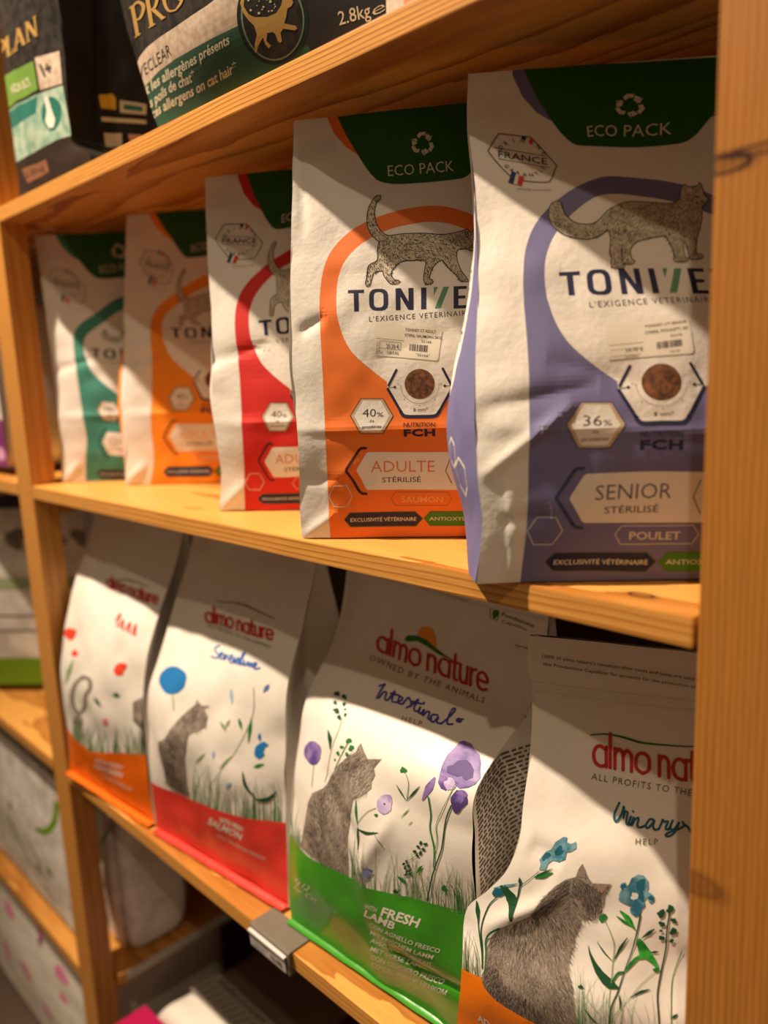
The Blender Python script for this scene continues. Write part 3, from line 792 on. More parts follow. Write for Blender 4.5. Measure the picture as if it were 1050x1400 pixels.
engraved_cat(A, P_(TAB_CAT, 480, 250, 5.833), 3, 1700, d1, lenr=(2, 4.6))
A.build('cat_picture', root, 'engraved tabby cat walking with raised tail')
A = Art(front); s3 = lambda l: P_(l, 460, 380, 5.526)
A.poly(s3([(300,338),(780,380),(800,400),(770,612),(755,625),(285,585),(276,570),(290,345)]), STICK, 6)
stk = A.build('price_sticker', root, 'pale rectangular price sticker with barcode')
A = Art(front); up3 = (-.06, -1)
A.text('TONIVET CT ADULT', s3([(520,402)])[0], s3([(752,418)])[0], 4.2, CHAR, 8, bold=.01, up=up3); A.text('STERIL SAUMON1.5KG', s3([(515,440)])[0], s3([(795,464)])[0], 3.9, CHAR, 8, bold=.01, up=up3)
A.text('32166', s3([(640,488)])[0], s3([(718,496)])[0], 4.0, CHAR, 8, up=up3)
rnd = random.Random(4); x = 552
while x < 695:
    w_ = rnd.choice((3, 5, 8)); y_ = (x-552)*.09
    A.poly(s3([(x, 498+y_), (x+w_, 498+y_), (x+w_-3, 550+y_), (x-3, 550+y_)]), CHAR, 8); x += w_+rnd.choice((4, 5, 8))
A.text('"32166"', s3([(600,590)])[0], s3([(705,600)])[0], 3.6, CHAR, 8, up=up3)
for l_ in ([(298,455),(508,475)], [(330,475),(488,492)], [(318,528),(486,545)], [(488,492),(482,545)], [(330,475),(318,575)]): A.line(s3(l_), .5, CHAR, 8)
A.text('25.20 €', s3([(378,528)])[0], s3([(474,536)])[0], 5.6, CHAR, 8, bold=.01, up=up3); A.text('Tar', s3([(322,567)])[0], s3([(350,571)])[0], 3.4, CHAR, 8, up=up3); A.text('16,80 € /KG', s3([(382,574)])[0], s3([(470,582)])[0], 4.2, CHAR, 8, bold=.01, up=up3)
A.text('PRIX TTC', s3([(310,575)])[0], s3([(322,480)])[0], 3.0, CHAR, 8, up=(-1, -.1))
A.build('printed_text', stk)
# second sticker, on the senior bag
def sticker2():
    bag = [o for o in col.objects if o.get('label', '').startswith('white and lavender')][0]
    fr = SENIOR_FRONT; s4 = lambda l: P_(l, 750, 350, 4.565)
    A = Art(fr); A.poly(s4([(345,430),(860,385),(875,400),(905,590),(895,610),(370,650)]), STICK, 6); st = A.build('price_sticker', bag, 'pale rectangular price sticker with barcode')
    A = Art(fr); up = (.02, -1)
    A.text('TONIVET CT SENIOR', s4([(597,452)])[0], s4([(858,418)])[0], 3.8, CHAR, 8, up=up); A.text('STERIL POULET1.5K', s4([(600,492)])[0], s4([(870,458)])[0], 4.4, CHAR, 8, up=up)
    A.text('32170', s4([(758,508)])[0], s4([(830,500)])[0], 3.6, CHAR, 8, up=up)
    rnd = random.Random(8); x = 672
    while x < 825:
        w_ = rnd.choice((4, 6, 9)); y_ = -(x-672)*.13
        A.poly(s4([(x, 540+y_), (x+w_, 540+y_), (x+w_+3, 583+y_), (x+3, 583+y_)]), CHAR, 8); x += w_+rnd.choice((5, 6, 9))
    A.text('"32170"', s4([(752,605)])[0], s4([(820,600)])[0], 3.2, CHAR, 8, up=up)
    for l_ in ([(375,560),(590,540)], [(385,590),(575,572)], [(385,630),(575,612)]): A.line(s4(l_), .5, GREY, 8)
    A.text('24.70 €', s4([(480,602)])[0], s4([(590,592)])[0], 5, CHAR, 8, up=up); A.text('16,47 €/KG', s4([(480,640)])[0], s4([(560,632)])[0], 3.6, CHAR, 8, up=up)
    A.build('printed_text', st)
sticker2()

# red, amber and teal bags further along
def far_bag(key, label, bl, yaw, edge, cfg, catf, seed, D=.09):
    root, front, gl = paper_bag('paper_pet_food_bag', label, bl, yaw, edge, 0.25, D, dict(bulge=[(0, .002), (.2, .010), (.45, .012), (.7, -.01), (1, -.004)]), seed, GRP,
        creases=[((-.05, .27), (1.05, .265), .002, .008), ((-.05, .45), (.3, .5), -.0025, .014), ((.0, .0), (.14, .09), .003, .012)], nu=44, nv=70)
    w = warp_to(key)
    paper_design(root, front, w, cfg)
    A = Art(front, w); catf(A); A.build('cat_picture', root)
    g = Art(gl, uvspace=True); g.poly([(.15, 0), (.82, 0), (.86, .3), (.9, .55), (.4, .45), (.15, .3)], cfg['field'], 1); g.build('gusset_print', root)
    return root
CR = ink('crimson', 206, 38, 32); AM = ink('amber', 240, 140, 24); TE = ink('teal', 62, 134, 118)
cat1 = lambda A: engraved_cat(A, P_(TAB_CAT, 480-4, 250, 5.833), 9, 500, d1, lenr=(2, 4.6))
far_bag('r', 'white and red paper bag reading ADULTE, third from the right post', (300, 698), 35,
    [(300,698,0.0),(302,650,0.0),(296,600,-.002),(290,540,.001),(291,500,.003),(287,400,.012),(283,320,.022),(281,243,.034)],
    dict(field=CR, field_label='red printed field with arch', pct='40', name='ADULTE', sub='STÉRILISÉ', nametxt=ink('coral_text', 206, 120, 100), taste='POULET', tastetxt=ECOTXT, dim=ECOTXT, edge=ink('dark_red_line', 66, 20, 40)), cat1, 31)
far_bag('a', 'white and amber paper bag, fourth from the right post, between the red and teal bags', (172, 663), 40,
    [(172,663,0.0),(172,610,0.0),(169,560,0.001),(171,500,.004),(170,420,.012),(172,350,.018),(173,294,.022)],
    dict(field=AM, field_label='amber printed field with arch', pct='40', name='ADULTE', sub='STÉRILISÉ', nametxt=ink('peach_text', 232, 160, 110), taste='VOLAILLE', tastetxt=ECOTXT, dim=ECOTXT, hexline=ink('soft_amber', 246, 176, 90), edge=ink('umber_line', 90, 60, 40)), cat1, 37, D=.030)
kit = lambda A: engraved_cat(A, [(2*0+476+(x-740)*.62+20, 300+(y-230)*.62+14) for x, y in P_(LONG_CAT, 740, 230, 4.375)], 9, 500, d1, lenr=(2, 4.6))
far_bag('t', 'white and teal paper bag, leftmost on the middle shelf beside the left post', (85, 659), 42,
    [(85,659,0.0),(84,610,0.0),(79,560,0.002),(70,480,.006),(62,420,.012),(55,370,.022),(48,323,.032)],
    dict(field=TE, field_label='teal printed field with arch', pct='38', name='CHATON', sub='CROISSANCE', nametxt=ink('soft_teal_text', 150, 160, 120), taste='POULET', tastetxt=ECOTXT, dim=ECOTXT, edge=ink('dark_teal_line', 40, 80, 80), navy=ink('muted_navy', 60, 60, 70), hexline=ink('mint_line', 120, 170, 140)), kit, 41, D=.07)

# ------------------------------------------------------------------ stand-up pouches (lower shelf)
def pouch(name, label, group, xl, W, yaw_deg, Lp, Rp, D, band, zt, seed, colour, D2=None, amp=0.004, xz=Z_LOW, film=None, gusset=True, cat_='pet food bag'):
    """Lp/Rp: (y offset, z) profiles of the front seams"""
    film = film or FILM
    yaw = math.radians(yaw_deg); ex = np.array([math.cos(yaw), math.sin(yaw), 0]); n = np.array([-ex[1], ex[0], 0])
    P0 = np.array([xl, 0, 0.0])
    root = empty(name, tuple(P0 + ex*W/2 + n*(Lp[0][0]+D/2) + np.array([0, 0, xz])), label, cat_, group)
    z0 = Lp[0][1]; z1 = Lp[-1][1]
    lz = [(z-z0)/(z1-z0) for y, z in Lp]; rz = [(z-Rp[0][1])/(Rp[-1][1]-Rp[0][1]) for y, z in Rp]
    vs = sorted(set([round(a, 4) for a in lz]))
    rows = []
    for v in vs:
        yl = np.interp(v, lz, [p[0] for p in Lp]); zl = np.interp(v, lz, [p[1] for p in Lp])
        yr = np.interp(v, rz, [p[0] for p in Rp]); zr = np.interp(v, rz, [p[1] for p in Rp])
        rows.append((v, P0 + n*yl + [0, 0, zl], P0 + ex*W + n*yr + [0, 0, zr]))
    return root, rows, ex, n, P0
def finish_pouch(root, rows, ex, n, bulge, D, seed, amp, film, bandm, tuck=.035, nu=76, nv=116, prof=2.2, creases=()):
    front = Panel(rows, -n, bulge, prof, amp, seed, nu, nv, freq=(4, 6)); front.creases = list(creases)
    front.mesh('front_panel', [film], root)
    yt = (rows[-1][1]+rows[-1][2]) @ n/2; yb = (rows[0][1]+rows[0][2]) @ n/2
    gl = []; gr = []; bk = []
    for v, L, Q in rows:
        s_ = min(1, max(0, (v-.15)/.85)); s_ = s_**1.3
        yb_ = (yb + D)*(1-s_) + (yt+.002)*s_
        Bl = L + n*(yb_ - L@n); Br = Q + n*(yb_ - Q@n)
        if v > .99: Bl = L + n*.002; Br = Q + n*.002
        gl.append((v, Bl, L)); gr.append((v, Q, Br)); bk.append((v, Br, Bl))
    tk = [(0, -0.003), (.15, -.002), (.45, -tuck*.5), (.75, -tuck*.8), (1, 0)]
    gL = Panel(gl, -ex, tk, 1.2, .0012, seed+2, 16, 50); gR = Panel(gr, ex, tk, 1.2, .0012, seed+3, 24, 60)
    gL.mesh('side_gusset', [film], root); gR.mesh('side_gusset', [film], root)
    bP = Panel(bk, n, [(0, 0), (.4, .02), (1, 0)], 2.2, amp*.6, seed+4, 20, 40); bP.mesh('back_panel', [film], root)
    q = [rows[0][1], rows[0][2], gr[0][2], gl[0][1]]
    link_mesh('base_panel', q, [(0, 3, 2, 1)], [bandm], None, root)
    # seal fin along the bottom front edge
    a = rows[0][1]; b = rows[0][2]; V = []; Fc = []
    for k in range(21):
        p = a + (b-a)*k/20; w_ = .0006*math.sin(k*1.7)
        p = p.copy(); p[2] = a[2]
        for dy, dz in ((0, .004), (-.010, .0022+w_), (-.010, .0012+w_), (0, .0008)): V.append(p + n*dy + [0, 0, dz])
    for k in range(20):
        for m in range(3): Fc.append((4*k+m, 4*k+m+1, 4*k+m+5, 4*k+m+4))
    link_mesh('bottom_seal', V, Fc, [bandm], None, root, smooth=True)
    # welded seams down both front edges: narrow raised ribs
    sm = Art(front, uvspace=True)
    
    sm.line([(.0, .905), (1., .905)], .006, film, 4); sm.line([(.0, .89), (1., .89)], .003, film, 4)
    sm.build('zip_seal', root)
    return front, gR, gL

def almo(A, f, w, mat, lay, parts='almo nature'):
    """monoline rounded lettering; f maps letter space (x, y up, x-height 1) to the print"""
    G = {'a': (1.0, [[(.82,.1),(.55,0),(.2,.12),(.05,.5),(.2,.88),(.5,1),(.82,.85)], [(.85,1),(.85,0)]]),
         'l': (.32, [[(.1,1.7),(.1,0)]]),
         'm': (1.35, [[(.08,1),(.08,0)], [(.08,.7),(.3,1),(.55,.85),(.6,.6),(.6,0)], [(.6,.7),(.82,1),(1.08,.85),(1.13,.6),(1.13,0)]]),
         'o': (1.02, [[(.48,0),(.12,.18),(.05,.5),(.15,.85),(.48,1),(.82,.85),(.9,.5),(.82,.18),(.48,0)]]),
         'n': (.88, [[(.08,1),(.08,0)], [(.08,.7),(.3,1),(.58,.88),(.66,.6),(.66,0)]]),
         't': (.62, [[(.25,1.45),(.25,.2),(.4,0),(.5,.02)], [(0,1),(.5,1)]]),
         'u': (.88, [[(.08,1),(.08,.35),(.2,.05),(.45,0),(.66,.3)], [(.66,1),(.66,0)]]),
         'r': (.58, [[(.08,1),(.08,0)], [(.08,.65),(.25,.95),(.5,1)]]),
         'e': (.95, [[(.08,.52),(.85,.52),(.75,.88),(.45,1),(.15,.85),(.05,.5),(.15,.15),(.45,0),(.8,.12)]]), ' ': (.42, [])}
    tot = sum(G[c][0] for c in parts); x = 0
    for c in parts:
        wd, st = G[c]
        for s_ in st:
            A.stroke([f((x+a)/tot, b) for a, b in s_], w, mat, lay, smooth=len(s_) > 2, k=4)
        x += wd
def grass(A, base, n, hgt, seed, mats, lay=2, w=1.2, lean=10):
    """thin blades rising from the polyline base (photograph coordinates)"""
    rnd = random.Random(seed); b = np.array(base, float)
    for k in range(n):
        t = rnd.uniform(0, len(b)-1.001); i = int(t); p = b[i] + (b[i+1]-b[i])*(t-i)
        h = rnd.uniform(.25, 1)*hgt; q = rnd.gauss(0, lean)
        A.stroke([tuple(p+[0, 3]), (p[0]+q*.25, p[1]-h*.55), (p[0]+q, p[1]-h)], w*rnd.uniform(.7, 1.2), rnd.choice(mats), lay, w1=.15, cap=False, k=4)
def fur(A, outline, seed, n, dirf, cols, lay=4, lenr=(5, 12), w=.8):
    rnd = random.Random(seed); xs = [p[0] for p in outline]; ys = [p[1] for p in outline]
    buf = {m: ([], []) for m in cols}; k = 0
    while k < n:
        p = (rnd.uniform(min(xs), max(xs)), rnd.uniform(min(ys), max(ys)))
        if not inside(p, outline): continue
        k += 1
        V, Tt = buf[rnd.choice(cols)]
        a = dirf(p) + rnd.gauss(0, .22); L = rnd.uniform(*lenr); d = np.array([math.cos(a), math.sin(a)]); nn = np.array([-d[1], d[0]])*w*rnd.uniform(.5, 1)/2
        q = np.array(p); b = len(V); V += [tuple(q-nn), tuple(q+nn), tuple(q+d*L)]; Tt.append((b, b+1, b+2))
    for m, (V, Tt) in buf.items():
        if Tt: A.tris(np.array(V), np.array(Tt), m, lay, clip=False)
FURB = mat_two('grey_fur_print', srgb(104, 92, 84), srgb(160, 146, 132), 60, 0.55, .35, .65)
FUR = [ink('fur_pale', 188, 174, 158), ink('fur_mid', 136, 122, 112), ink('fur_dark', 78, 68, 62), ink('fur_mid_warm', 150, 132, 116)]
FURD = [ink('fur_dark', 78, 68, 62), ink('fur_deep', 60, 50, 46), ink('fur_mid', 136, 122, 112)]
VIO = mat_two('violet_watercolour', srgb(84, 62, 134), srgb(142, 116, 176), 60, 0.5); VIOD = ink('deep_violet', 78, 56, 118); LIL = mat_two('lilac_watercolour', srgb(168, 142, 200), srgb(204, 184, 214), 90, 0.5)
SEA = mat_two('blue_green_watercolour', srgb(40, 104, 128), srgb(116, 160, 170), 90, 0.5); SEAD = ink('deep_blue_green', 22, 92, 110)
BRL = mat_two('leaf_brush', srgb(20, 110, 40), srgb(60, 170, 60), 120, 0.5)
BLU = ink('cornflower_blue', 24, 112, 176); RED2 = ink('poppy_red', 220, 66, 40)
GRP2 = 'standing pouches in a row on the lower shelf'
def band_edge(A, pts, mat, lay=2, bottom=None):
    A.poly(pts, mat, lay)

# --- purple 'Intestinal' pouch with green band
GRN = mat_plain('glossy_green_film', srgb(62, 150, 34), 0.30, bump=0.0006, scale=40, spec=0.6, coat=.2)
root, rows, ex, n, P0 = pouch('stand_up_pouch', 'white pouch with green base band and violet flowers, reading Intestinal', GRP2, -0.48, 0.277, 0,
    [(.032,-.478),(.032,-.423),(.037,-.36),(.044,-.316),(.060,-.25),(.079,-.203),(.116,-.16),(.135,-.115),(.144,-.079),(.149,-.034)],
    [(.045,-.478),(.033,-.35),(.033,-.267),(.034,-.225),(.040,-.202),(.060,-.198),(.085,-.188),(.110,-.165),(.130,-.145),(.146,-.112),(.150,-.098),(.153,-.034)], .16, None, None, 51, None)
front, gR, gL = finish_pouch(root, rows, ex, n, [(0, .004), (.2, .018), (.4, .026), (.62, .016), (.85, .003), (1, 0)], .16, 51, .006, FILM, GRN,
    creases=[((.25, .5), (.55, .38), -.004, .03), ((.5, .30), (.7, .5), .004, .03), ((.62, .15), (.98, .13), -.004, .012), ((.1, .95), (.95, .96), .002, .012)])
A = Art(front)
top = [(385,1118),(397,1140),(408,1156),(423,1170),(460,1192),(500,1213),(540,1224),(573,1232),(610,1241),(637,1248),(662,1254),(700,1262)]
A.poly(top + [(720,1330),(720,1460),(640,1440),(500,1340),(420,1290),(380,1262)], GRN, 3, step=10)
band = A.build('base_band', root, 'glossy green base band')
A = Art(front)
A.text('WITH', (497.5, 1242), (515, 1247), 7, WHITE, 6); A.text('FRESH', (521, 1250.5), (571.5, 1267.5), 11.8, WHITE, 6, bold=.03)
A.text('LAMB', (496.5, 1252.5), (540, 1269.5), 9.8, WHITE, 6, bold=.03)
for k, (s_, L_) in enumerate((('CON AGNELLO FRESCO', 97), ('MIT FRISCHEM LAMM', 88), ('AVEC AGNEAU FRAIS', 85), ('MET VERSE LAM', 66), ('CON CORDERO FRESCO', 98), ('СО СВЕЖИМ ЯГНЕНКОМ', 103))):
    x0 = 503.5+k*1.0; y0 = 1267+k*10.6
    A.text(s_, (x0, y0), (x0+L_, y0+L_*.37), 5.8, WHITE, 6, bold=.01)
A.text('Kg 1,2', (406, 1202), (424, 1216), 7, WHITE, 6); A.text('for Cat', (404, 1213), (434, 1232), 6, WHITE, 6)
A.build('printed_text', band)
A = Art(front)
bl_ = np.array([513.5, 889.0]); br_ = np.array([667.0, 947.0])
f = lambda x, y: tuple(bl_ + (br_-bl_)*x + np.array([1.5, -19.5-5*x])*y)
almo(A, f, 3.9, LOGORED, 5)
hill = P_([(265,140),(280,122),(340,125),(400,148),(445,190),(490,232),(545,268),(470,235),(400,185),(340,155),(285,158),(268,155)], 490, 840, 4.2)
A.poly(hill, ink('hill_green', 44, 110, 24), 6, smooth=False)
A.poly(P_([(338,118),(345,90),(370,72),(405,72),(430,90),(445,130),(450,185),(440,190),(400,148)], 490, 840, 4.2), SUN, 5)
A.text('OWNED BY THE ANIMALS', P_([(58,265)], 490, 840, 4.2)[0], P_([(715,515)], 490, 840, 4.2)[0], 8.6, ink('rose_text', 158, 84, 72), 4, spacing=1.25)
A.build('brand_name', root, 'red rounded lettering under a green hill and orange sun')
A = Art(front); INT = ink('indigo_script', 74, 66, 150); z = lambda l: P_(l, 490, 840, 4.2)
for st in ([(158,400),(135,435),(108,482)], [(122,412),(155,402)], [(122,482),(150,447),(166,450),(156,488),(174,492)], [(174,492),(216,438),(198,480),(200,502),(225,505)], [(190,452),(242,468)],
           [(225,505),(256,490),(252,474),(236,482),(234,508),(258,516)], [(258,516),(290,478),(302,498),(304,522),(280,536)], [(300,530),(348,488),(324,532),(326,556),(350,558)], [(312,500),(365,516)],
           [(352,552),(358,532),(346,560),(362,572)], [(362,572),(380,548),(372,582),(396,560),(412,566),(402,598),(424,602)], [(458,580),(430,578),(414,604),(436,618),(462,590),(454,620),(478,628)],
           [(478,628),(522,592),(556,550),(540,546),(516,598),(514,630),(542,632)]):
    A.stroke(z(st), 2.6, INT, 5)
A.disc(z([(377,512)])[0], 1.8, INT, 5); A.blob(z([(574,612)])[0], 4, 3.4, INT, 5, seed=2); A.leaf(z([(560,615)])[0], z([(605,602)])[0], 4, INT, 5)
A.text('HELP', z([(250,608)])[0], z([(365,642)])[0], 7, ink('rose_text', 158, 84, 72), 4, spacing=1.3)
A.build('product_name', root, 'violet handwriting reading Intestinal, HELP')
A = Art(front)
A.text('Fondazione', (686, 842), (732, 857), 5.5, OLIVE, 4, bold=.01); A.text('Capellino', (686, 851), (722, 862), 4.6, GREY, 4)
A.line([(671, 832), (683, 835), (681, 848), (671, 845)], .8, OLIVE, 4, closed=True); A.blob((678, 839), 4, 6, ink('hill_green', 44, 110, 24), 4, seed=9)
A.text('www.almonature.com', (706, 883), (750, 892), 3.6, CHAR, 4)
A.text("100% of almo nature's revenues after costs and taxes are used to", (520, 790), (640, 822), 2.6, OLIVE, 4)
A.build('small_print', root)
A = Art(front)
cat = [(495,1015),(491,1022),(489,1027),(474,1036.5),(461,1049.5),(450,1064),(443.6,1077),(428,1084),(422,1098),(418.6,1118),(415,1140.5),(412,1158),(437,1177),(456,1190),(474,1202),(474,1181),(473,1163),(474,1140),(476,1122),(481.7,1107),(486,1091),(498,1086),(509.6,1077),(509.6,1068),(514,1059),(512,1049.5),(522.6,1037.5),(504,1037.5),(500,1029)]
A.poly(cat, FURB, 2, step=8)
dr = lambda p: 1.57+.35*math.sin(p[0]*.1) if p[1] > 1080 else 2.3
fur(A, cat, 4, 1500, dr, FUR, 3, (4, 9), .8)
fur(A, [(485,1025),(472,1040),(455,1060),(444,1080),(428,1090),(420,1110),(418,1150),(440,1170),(445,1120),(460,1080),(480,1050),(500,1042),(510,1040),(498,1030)], 5, 500, dr, FURD, 4, (4, 9), .8)
fur(A, [(486,1052),(500,1044),(508,1052),(508,1070),(498,1083),(487,1086),(482,1070)], 6, 260, lambda p: 2.2, [FUR[0], FUR[0], FUR[1]], 5, (4, 8), .9)
A.build('cat_picture', root, 'grey cat sitting with its back turned')
A = Art(front); c4 = lambda l: P_(l, 400, 940, 5.385); c5 = lambda l: P_(l, 520, 1000, 4.773)
A.blob((428, 1029), 11.5, 17, VIO, 3, .08, 3); A.stroke([(429,1045),(427,1075)], .8, GRASS, 2)
A.stroke(c4([(370,230),(340,330),(300,440),(230,700)]), .8, GRASS, 2)
for x_, y_, r_ in ((335,45,20),(385,68,18),(322,110,14),(383,122,14),(330,170,20),(390,160,8),(392,200,12),(348,220,16)): A.blob(c4([(x_, y_)])[0], r_/5.4, r_/5.4, LEAFD, 4, .25, int(x_))
A.leaf(c4([(270,310)])[0], c4([(285,455)])[0], 5.5, LEAFD, 4, -.05)
for x_, y_, r_ in ((425,388,20),(375,432,13),(445,440,20),(348,478,14),(415,485,13),(325,525,8)): A.blob(c4([(x_, y_)])[0], r_/5.4, r_/5.4, LEAF, 4, .25, int(x_))
A.stroke(c4([(425,390),(385,470),(320,600)]), 1, LEAF, 3)
A.leaf(c4([(485,820)])[0], c4([(490,1010)])[0], 3.6, LEAF, 4, .03); A.leaf(c4([(490,1020)])[0], c4([(485,1195)])[0], 4.6, LEAFD, 4, .03); A.leaf(c4([(480,1030)])[0], c4([(655,1055)])[0], 4.2, LEAFD, 4, .12)
A.blob(c4([(688,852)])[0], 11, 13, LIL, 3, .12, 5); A.disc(c4([(688,852)])[0], 1.4, VIOD, 4); A.stroke(c4([(625,880),(560,910),(490,990)]), .9, GRASS, 3)
A.blob(c4([(627,932)])[0], 2.2, 2.2, LEAF, 4, .2, 3); A.stroke(c4([(610,1050),(650,1110),(675,1160)]), 1.1, GRASS, 3)
A.blob(c5([(160,247)])[0], 3.8, 4.4, LEAF, 4, .3, 4); A.stroke(c5([(170,260),(192,330),(180,440)]), 1, GRASS, 3); A.leaf(c5([(112,345)])[0], c5([(175,445)])[0], 2.6, LEAFD, 4); A.leaf(c5([(265,352)])[0], c5([(178,448)])[0], 3, LEAFD, 4)
A.leaf(c5([(198,500)])[0], c5([(140,558)])[0], 2.2, GRASS, 4); A.leaf(c5([(218,580)])[0], c5([(188,606)])[0], 1.6, GRASS, 4)
A.poly(c5([(540,65),(590,85),(615,130),(645,155),(655,210),(650,260),(655,300),(620,345),(575,365),(520,372),(490,350),(460,340),(430,385),(395,370),(375,335),(385,280),(400,220),(430,160),(480,110),(510,75)]), VIO, 3, step=5); A.poly(c5([(430,235),(470,225),(500,195),(560,190),(590,215),(612,255),(605,305),(560,322),(530,295),(500,300),(470,290),(432,275)]), VIOD, 4, step=5); A.blob(c5([(455,345)])[0], 7, 9, LIL, 4, .2, 8)
A.blob(c5([(518,448)])[0], 11, 15, VIOD, 3, .14, 9); A.blob(c5([(530,420)])[0], 8, 8, VIO, 4, .2, 10); A.leaf(c5([(355,300)])[0], c5([(280,445)])[0], 11, VIO, 3)
A.stroke(c5([(490,345),(430,470),(375,600),(378,700),(362,780)]), 1.3, GRASS, 5); A.stroke(c5([(470,480),(440,570),(410,750),(365,880),(330,990),(300,1110)]), 2.2, LEAFD, 5, mid=2.0); A.stroke(c5([(318,425),(338,540),(332,630),(358,760),(355,880)]), 1.8, LEAF, 5)
for x_, y_ in ((270,722),(302,730),(252,748),(228,780),(288,765),(268,790),(245,806)): A.blob(c5([(x_, y_)])[0], 2.4, 2.2, LEAFD, 4, .3, int(y_))
for x_, y_ in ((168,850),(148,868),(182,882),(155,895),(186,912),(165,920),(188,935),(158,940)): A.blob(c5([(x_, y_)])[0], 2.1, 2.1, LEAFD, 4, .3, int(y_))
for l_ in ([(302,732),(245,800),(190,840)], [(165,860),(180,960),(195,1090)], [(240,830),(220,960),(225,1090)], [(262,900),(270,1000),(290,1110)]): A.stroke(c5(l_), 1, GRASS, 3)
A.leaf(c5([(278,872)])[0], c5([(235,925)])[0], 4.6, LEAF, 4); A.leaf(c5([(105,950)])[0], c5([(165,1000)])[0], 5, LEAF, 4); A.blob(c5([(422,1022)])[0], 4, 4.4, LEAF, 4, .25, 2); A.blob(c5([(92,1048)])[0], 3, 2.6, LEAFD, 4, .3, 2)
A.blob((503, 1193), 5, 9, mat_two('blue_bud', srgb(70, 90, 160), srgb(150, 160, 200), 90), 4, .2, 3, rot=.4)
base = [(478,1204),(500,1215),(540,1226),(573,1234),(610,1243),(637,1250),(660,1256)]
grass(A, base, 120, 70, 7, [GRASS, GRASS, LEAF, OLIVE], 2, 1.0, 9); grass(A, [(610,1243),(655,1254)], 26, 60, 8, [LEAF, GRASS], 3, 1.3, 8); grass(A, [(398,1142),(412,1162)], 14, 50, 9, [GRASS], 2, 1.2, 4)
A.build('flower_print', root, 'violet flowers and thin green grass')
# text block on the right gusset
g = Art(gR, uvspace=True); GT = ink('gusset_text', 96, 86, 76)
rnd = random.Random(3)
for k in range(54):
    y_ = .60 - k*.0098; x = .05
    while x < .92:
        w_ = rnd.uniform(.02, .09); g.poly([(x, y_), (min(.93, x+w_), y_), (min(.93, x+w_), y_+.0046), (x, y_+.0046)], GT, 2); x += w_+.018
g.blob((.55, .70), .05, .008, ink('rose_text', 158, 84, 72), 2, .2, 2); g.blob((.6, .665), .05, .006, INT, 2, .2, 4)
g.poly([(0, 0), (1, 0), (1, .16), (0, .16)], GRN, 3)
g.build('gusset_print', root)

# --- blue-green 'Urinary' pouch, nearest, with orange band
ORB = mat_plain('glossy_orange_film', srgb(244, 126, 16), 0.30, bump=0.0006, scale=40, spec=0.6, coat=.2)
yaw = math.radians(5); ex = np.array([math.cos(yaw), math.sin(yaw), 0]); n = np.array([-ex[1], ex[0], 0]); P0 = np.array([-0.172, 0.0, 0.0])
root = empty('stand_up_pouch', (-0.05, 0.10, Z_LOW), 'white pouch with orange band and teal flowers, reading Urinary, by the right post', 'pet food bag', GRP2)
Lpx = [((636,1460), -.006), ((628,1400), -.009), ((631,1345), -.012), ((633,1300), -.008), ((634,1262), 0), ((640,1240), .003), ((667,1217), .008), ((692,1191), .014), ((708,1150), .023), ((716,1100), .036), ((725,1030), .052), ((728,960), .066), ((723,900), .078), ((725,868), .082)]
Rof = [.088, .09, .092, .098, .108, .116, .124, .132, .142, .150, .156, .158, .160, .160]
P00 = P0 + n*Lpx[0][1]; q0 = on_plane([Lpx[0][0]], P00, n)[0]
Lrow = [(q0*1.0 + np.array([0, 0, Z_LOW+.003-q0[2]]), .072)] + [(on_plane([p], P0+n*o_, n)[0], ro_) for (p, o_), ro_ in zip(Lpx, Rof)]
z0_, z1_ = Lrow[0][0][2], Lrow[-1][0][2]
rows = [((q_[2]-z0_)/(z1_-z0_), q_, P0 + n*ro_ + ex*.26 + np.array([0, 0, q_[2]])) for q_, ro_ in Lrow]
front, gR, gL = finish_pouch(root, rows, ex, n, [(0, .004), (.2, .020), (.4, .026), (.62, .018), (.85, .004), (1, 0)], 0.09, 61, .0055, FILM, ORB,
    creases=[((.04, .62), (.16, .60), -.003, .02), ((.05, .40), (.2, .55), .004, .03), ((.3, .55), (.8, .42), -.003, .04), ((-.05, .945), (1.05, .93), .003, .014)])
A = Art(front)
A.poly([(628,1322),(650,1332),(659,1336),(664,1350),(678.6,1366),(692,1375),(707.5,1384),(740,1402),(790,1428),(860,1450),(940,1462),(1100,1480),(1100,1640),(600,1640),(600,1400),(620,1330)], ORB, 6, step=10)
band = A.build('base_band', root, 'glossy orange base band')
A = Art(front); A.text('AD', (655, 1392), (672, 1404), 9, WHITE, 8, bold=.03, up=(-.1, -1)); A.build('printed_text', band)
A = Art(front)
z = lambda l: P_(l, 800, 980, 7.0)
b0 = np.array(z([(75,455)])[0]); b1 = np.array(z([(1000,600)])[0]); ln = b1-b0; full = b0 + ln*1.50
f = lambda x, y: tuple(b0 + (full-b0)*x + np.array([.5, -27.5-1*x])*y)
almo(A, f, 4.9, LOGORED, 5)
A.stroke(z([(60,168),(200,158),(330,175),(450,205),(560,235),(760,255),(1000,268),(1150,262)]), 1.6, ink('hill_green', 44, 110, 24), 5, w1=1.0, mid=3.4)
A.text('ALL PROFITS TO THE ANIMALS', z([(58,597)])[0], (1010, 1097), 9.6, OLIVE, 4, spacing=1.2)
A.build('brand_name', root, 'red rounded lettering under a thin green line')
A = Art(front)
